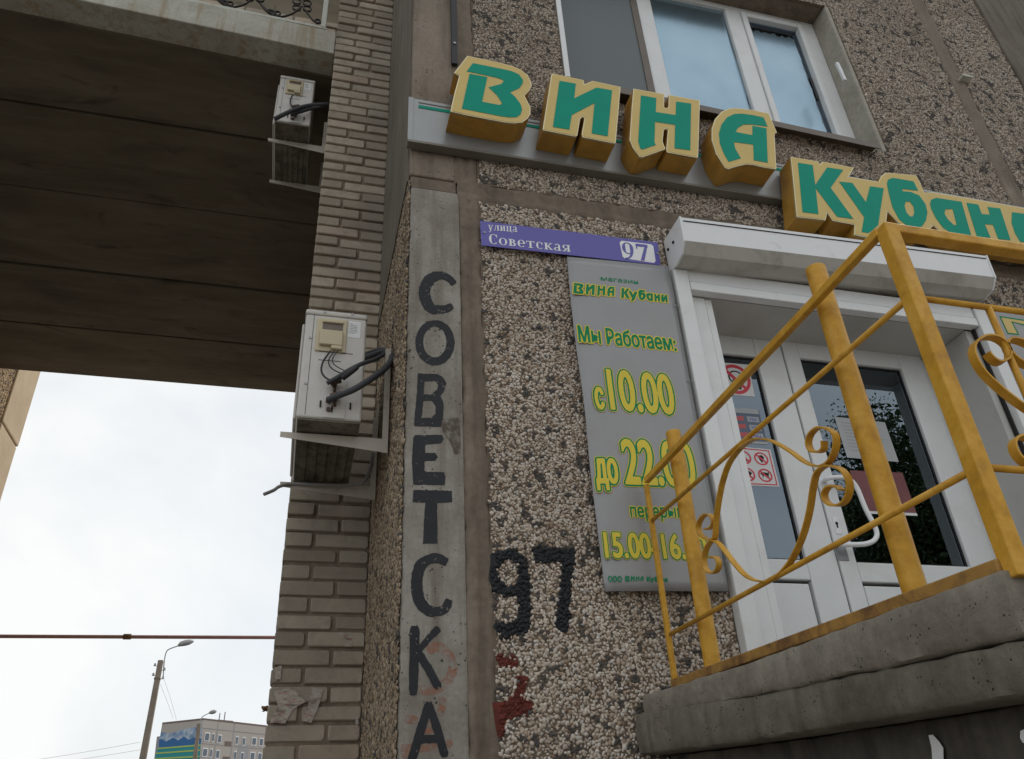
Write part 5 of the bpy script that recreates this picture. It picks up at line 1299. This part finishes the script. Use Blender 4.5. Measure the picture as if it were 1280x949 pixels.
# position a picture point on the long face / gable
def fuv(x, y): p = onP(*E1(x, y), C0, nf); return (p-base).dot(uf), p.z
def guv(x, y): p = onP(*E1(x, y), C0, ng); return (p-base).dot(ug), p.z
b0_, b1_ = onZ(*E1(745, 236), HT+1.7), onZ(*E1(893, 250), HT+1.7)
p4 = [Vector((p.x, p.y, 0)) for p in (b0_, b1_, b1_+ug*5, b0_+ug*5)]
MB().hexa([Vector((p.x,p.y,HT+.36)) for p in p4]+[Vector((p.x,p.y,HT+1.7)) for p in p4]).build('stair_head', M['roofcap'], FB)
for tx, ty in ((760,172), (812,160)):
    p = onZ(*E1(tx, ty), HT+4.6); MB().tube([Vector((p.x,p.y,HT+.4)), p], .10, 6).build('antenna', M['roofcap'], FB)
def onface(origin, u_dir, nrm, u0, u1, v0, v1, m_, name, parent, out_=.05):
    p = origin+nrm*out_
    a = [p+u_dir*u0, p+u_dir*u1]
    mb = MB(); mb.plate([[Vector((a[0].x,a[0].y,v0)), Vector((a[1].x,a[1].y,v0)), Vector((a[1].x,a[1].y,v1)), Vector((a[0].x,a[0].y,v1))]], -nrm*.04)
    return mb.build(name, m_, parent)
r1_, r2_ = fuv(755, 430)[1], fuv(740, 550)[1]; st = max(2.6, min(3.4, r1_-r2_))
cols = [(630,410,1.5,1.5),(690,417,.7,1.5),(755,430,1.2,1.5),(840,478,2.0,.8),(928,445,.9,1.5),(998,455,1.0,1.5),(1100,455,1.6,1.5),(1172,462,1.4,1.5),(1290,475,1.5,1.5),(1380,485,1.2,1.5)]
wscale = (fuv(1172,462)[0]-fuv(630,410)[0])/542   # metres per detail pixel
for (x, y, ww, hh) in cols:
    u_, v_ = fuv(x, y)
    wpx = {1.5:50,.7:22,1.2:38,2.0:64,.9:28,1.0:32,1.6:52,1.4:44}[ww]*wscale
    for fl in range(5):
        v = v_-fl*st
        if v < GZ+1: continue
        w_ = onface(base, uf, nf, u_-wpx/2, u_+wpx/2, v-hh/2, v+hh/2, M['roofcap'] if hh < 1 else M['farwhite'], 'window', FB)
        if hh > 1: onface(base, uf, nf, u_-wpx*.36, u_+wpx*.36, v-hh*.38, v+hh*.38, M['farglass'], 'pane', w_, .08)
for x in (740, 905): 
    u_, _ = fuv(x, 300); onface(base, uf, nf, u_-.08, u_+.08, 3, HT, M['farwall2'], 'panel_joint', FB, .03)
u0, u1 = fuv(1062,300)[0], fuv(1075,300)[0]; onface(base, uf, nf, fuv(955,400)[0], u1, 3, HT-3.5, M['farwall2'], 'grey_bay', FB, .025)
for k_ in range(4): onface(base, uf, nf, 0, Lf, r1_+1.6-k_*st-.06, r1_+1.6-k_*st+.06, M['farwall2'], 'panel_joint', FB, .035)
# mural bands
def gband(pts, m_, out_):
    mb = MB(); mb.plate([[base+ug*u_+ng*out_+Vector((0,0,v_)) for u_, v_ in [guv(*p) for p in pts]]], -ng*.01); mb.build('mural', m_, FB)
gband([(172,360),(230,375),(300,368),(380,335),(515,312),(585,318),(575,470),(150,470)], M['m_cloud'], .05)
gband([(155,435),(185,432),(225,458),(290,418),(345,445),(400,408),(450,440),(500,415),(575,430),(565,500),(148,530)], M['m_blue'], .08)
gband([(140,525),(570,480),(560,640),(100,660)], M['m_teal'], .10)
for a, c_ in ((520,485),(568,535),(622,598)): gband([(138-(a-520)*.3,a),(568-(a-520)*.1,c_),(566-(a-520)*.1,c_+16),(136-(a-520)*.3,a+14)], M['m_lime'], .13)
gband([(118,405),(160,400),(140,540),(90,640)], M['farwall2'], -.3)

# ================================================================== TREES ACROSS THE STREET (seen in the glass)
def tree(loc, h, rad, label, seed, nleaf=90000):
    r = np.random.default_rng(seed); rr = random.Random(seed); loc = Vector(loc)
    t = thing('street_tree', loc, label, 'tree', 'trees across the street')
    tk = MB(); top = loc+Vector((.3,.2,h*.75)); tk.tube(smoothpath([loc, loc+Vector((.1,0,h*.3)), top], 6), [.22*(1-i/16) for i in range(13)], 8)
    tips = []
    for i in range(26):
        a = rr.uniform(0, 6.28); z = h*rr.uniform(.3, .75); s0 = loc+Vector((.1,0,z)); e = s0+Vector((math.cos(a)*rad*rr.uniform(.4,.95), math.sin(a)*rad*rr.uniform(.4,.95), h*rr.uniform(.05,.28)))
        tk.tube(smoothpath([s0, s0.lerp(e, .5)+Vector((0,0,.2)), e], 3), [.07,.06,.055,.05,.04,.03,.02], 6); tips += [e, s0.lerp(e, .6)]
    tk.build('trunk', M['bark'], t, smooth=True)
    tips.append(top); T_ = np.array([tuple(p) for p in tips]); c = T_[r.integers(0, len(T_), nleaf)]+np.clip(r.normal(0, 1, (nleaf, 3)), -1.5, 1.5)*np.array([rad*.17, rad*.17, h*.06])
    nb = nleaf//3; s = r.uniform(.018, .040, nleaf); s[:nb] *= 2.6; c[:nb] = T_[r.integers(0, len(T_), nb)]+np.clip(r.normal(0, 1, (nb, 3)), -1.4, 1.4)*np.array([rad*.14, rad*.14, h*.05]); u = r.normal(0, 1, (nleaf, 3)); u /= np.linalg.norm(u, axis=1)[:, None]; v = np.cross(u, r.normal(0, 1, (nleaf, 3))); v /= np.linalg.norm(v, axis=1)[:, None]
    q_ = np.stack([c-u*s[:, None], c+v*s[:, None]*.6, c+u*s[:, None], c-v*s[:, None]*.6], 1).reshape(-1, 3)
    mb = MB(); mb.v = [tuple(p) for p in q_]; mb.f = [(4*i, 4*i+1, 4*i+2, 4*i+3) for i in range(nleaf)]; mb.mi = [0]*nleaf; mb.keepn = True
    mb.build('crown', M['leaf'], t)
tree((11.3, -9.0, GZ), 5.6, 2.4, 'lower bushy tree across the street reflected in the narrow door glass', 11)
tree((15.2, -8.0, GZ), 11.5, 3.8, 'tall tree across the street reflected in the wide door glass', 12, 210000)
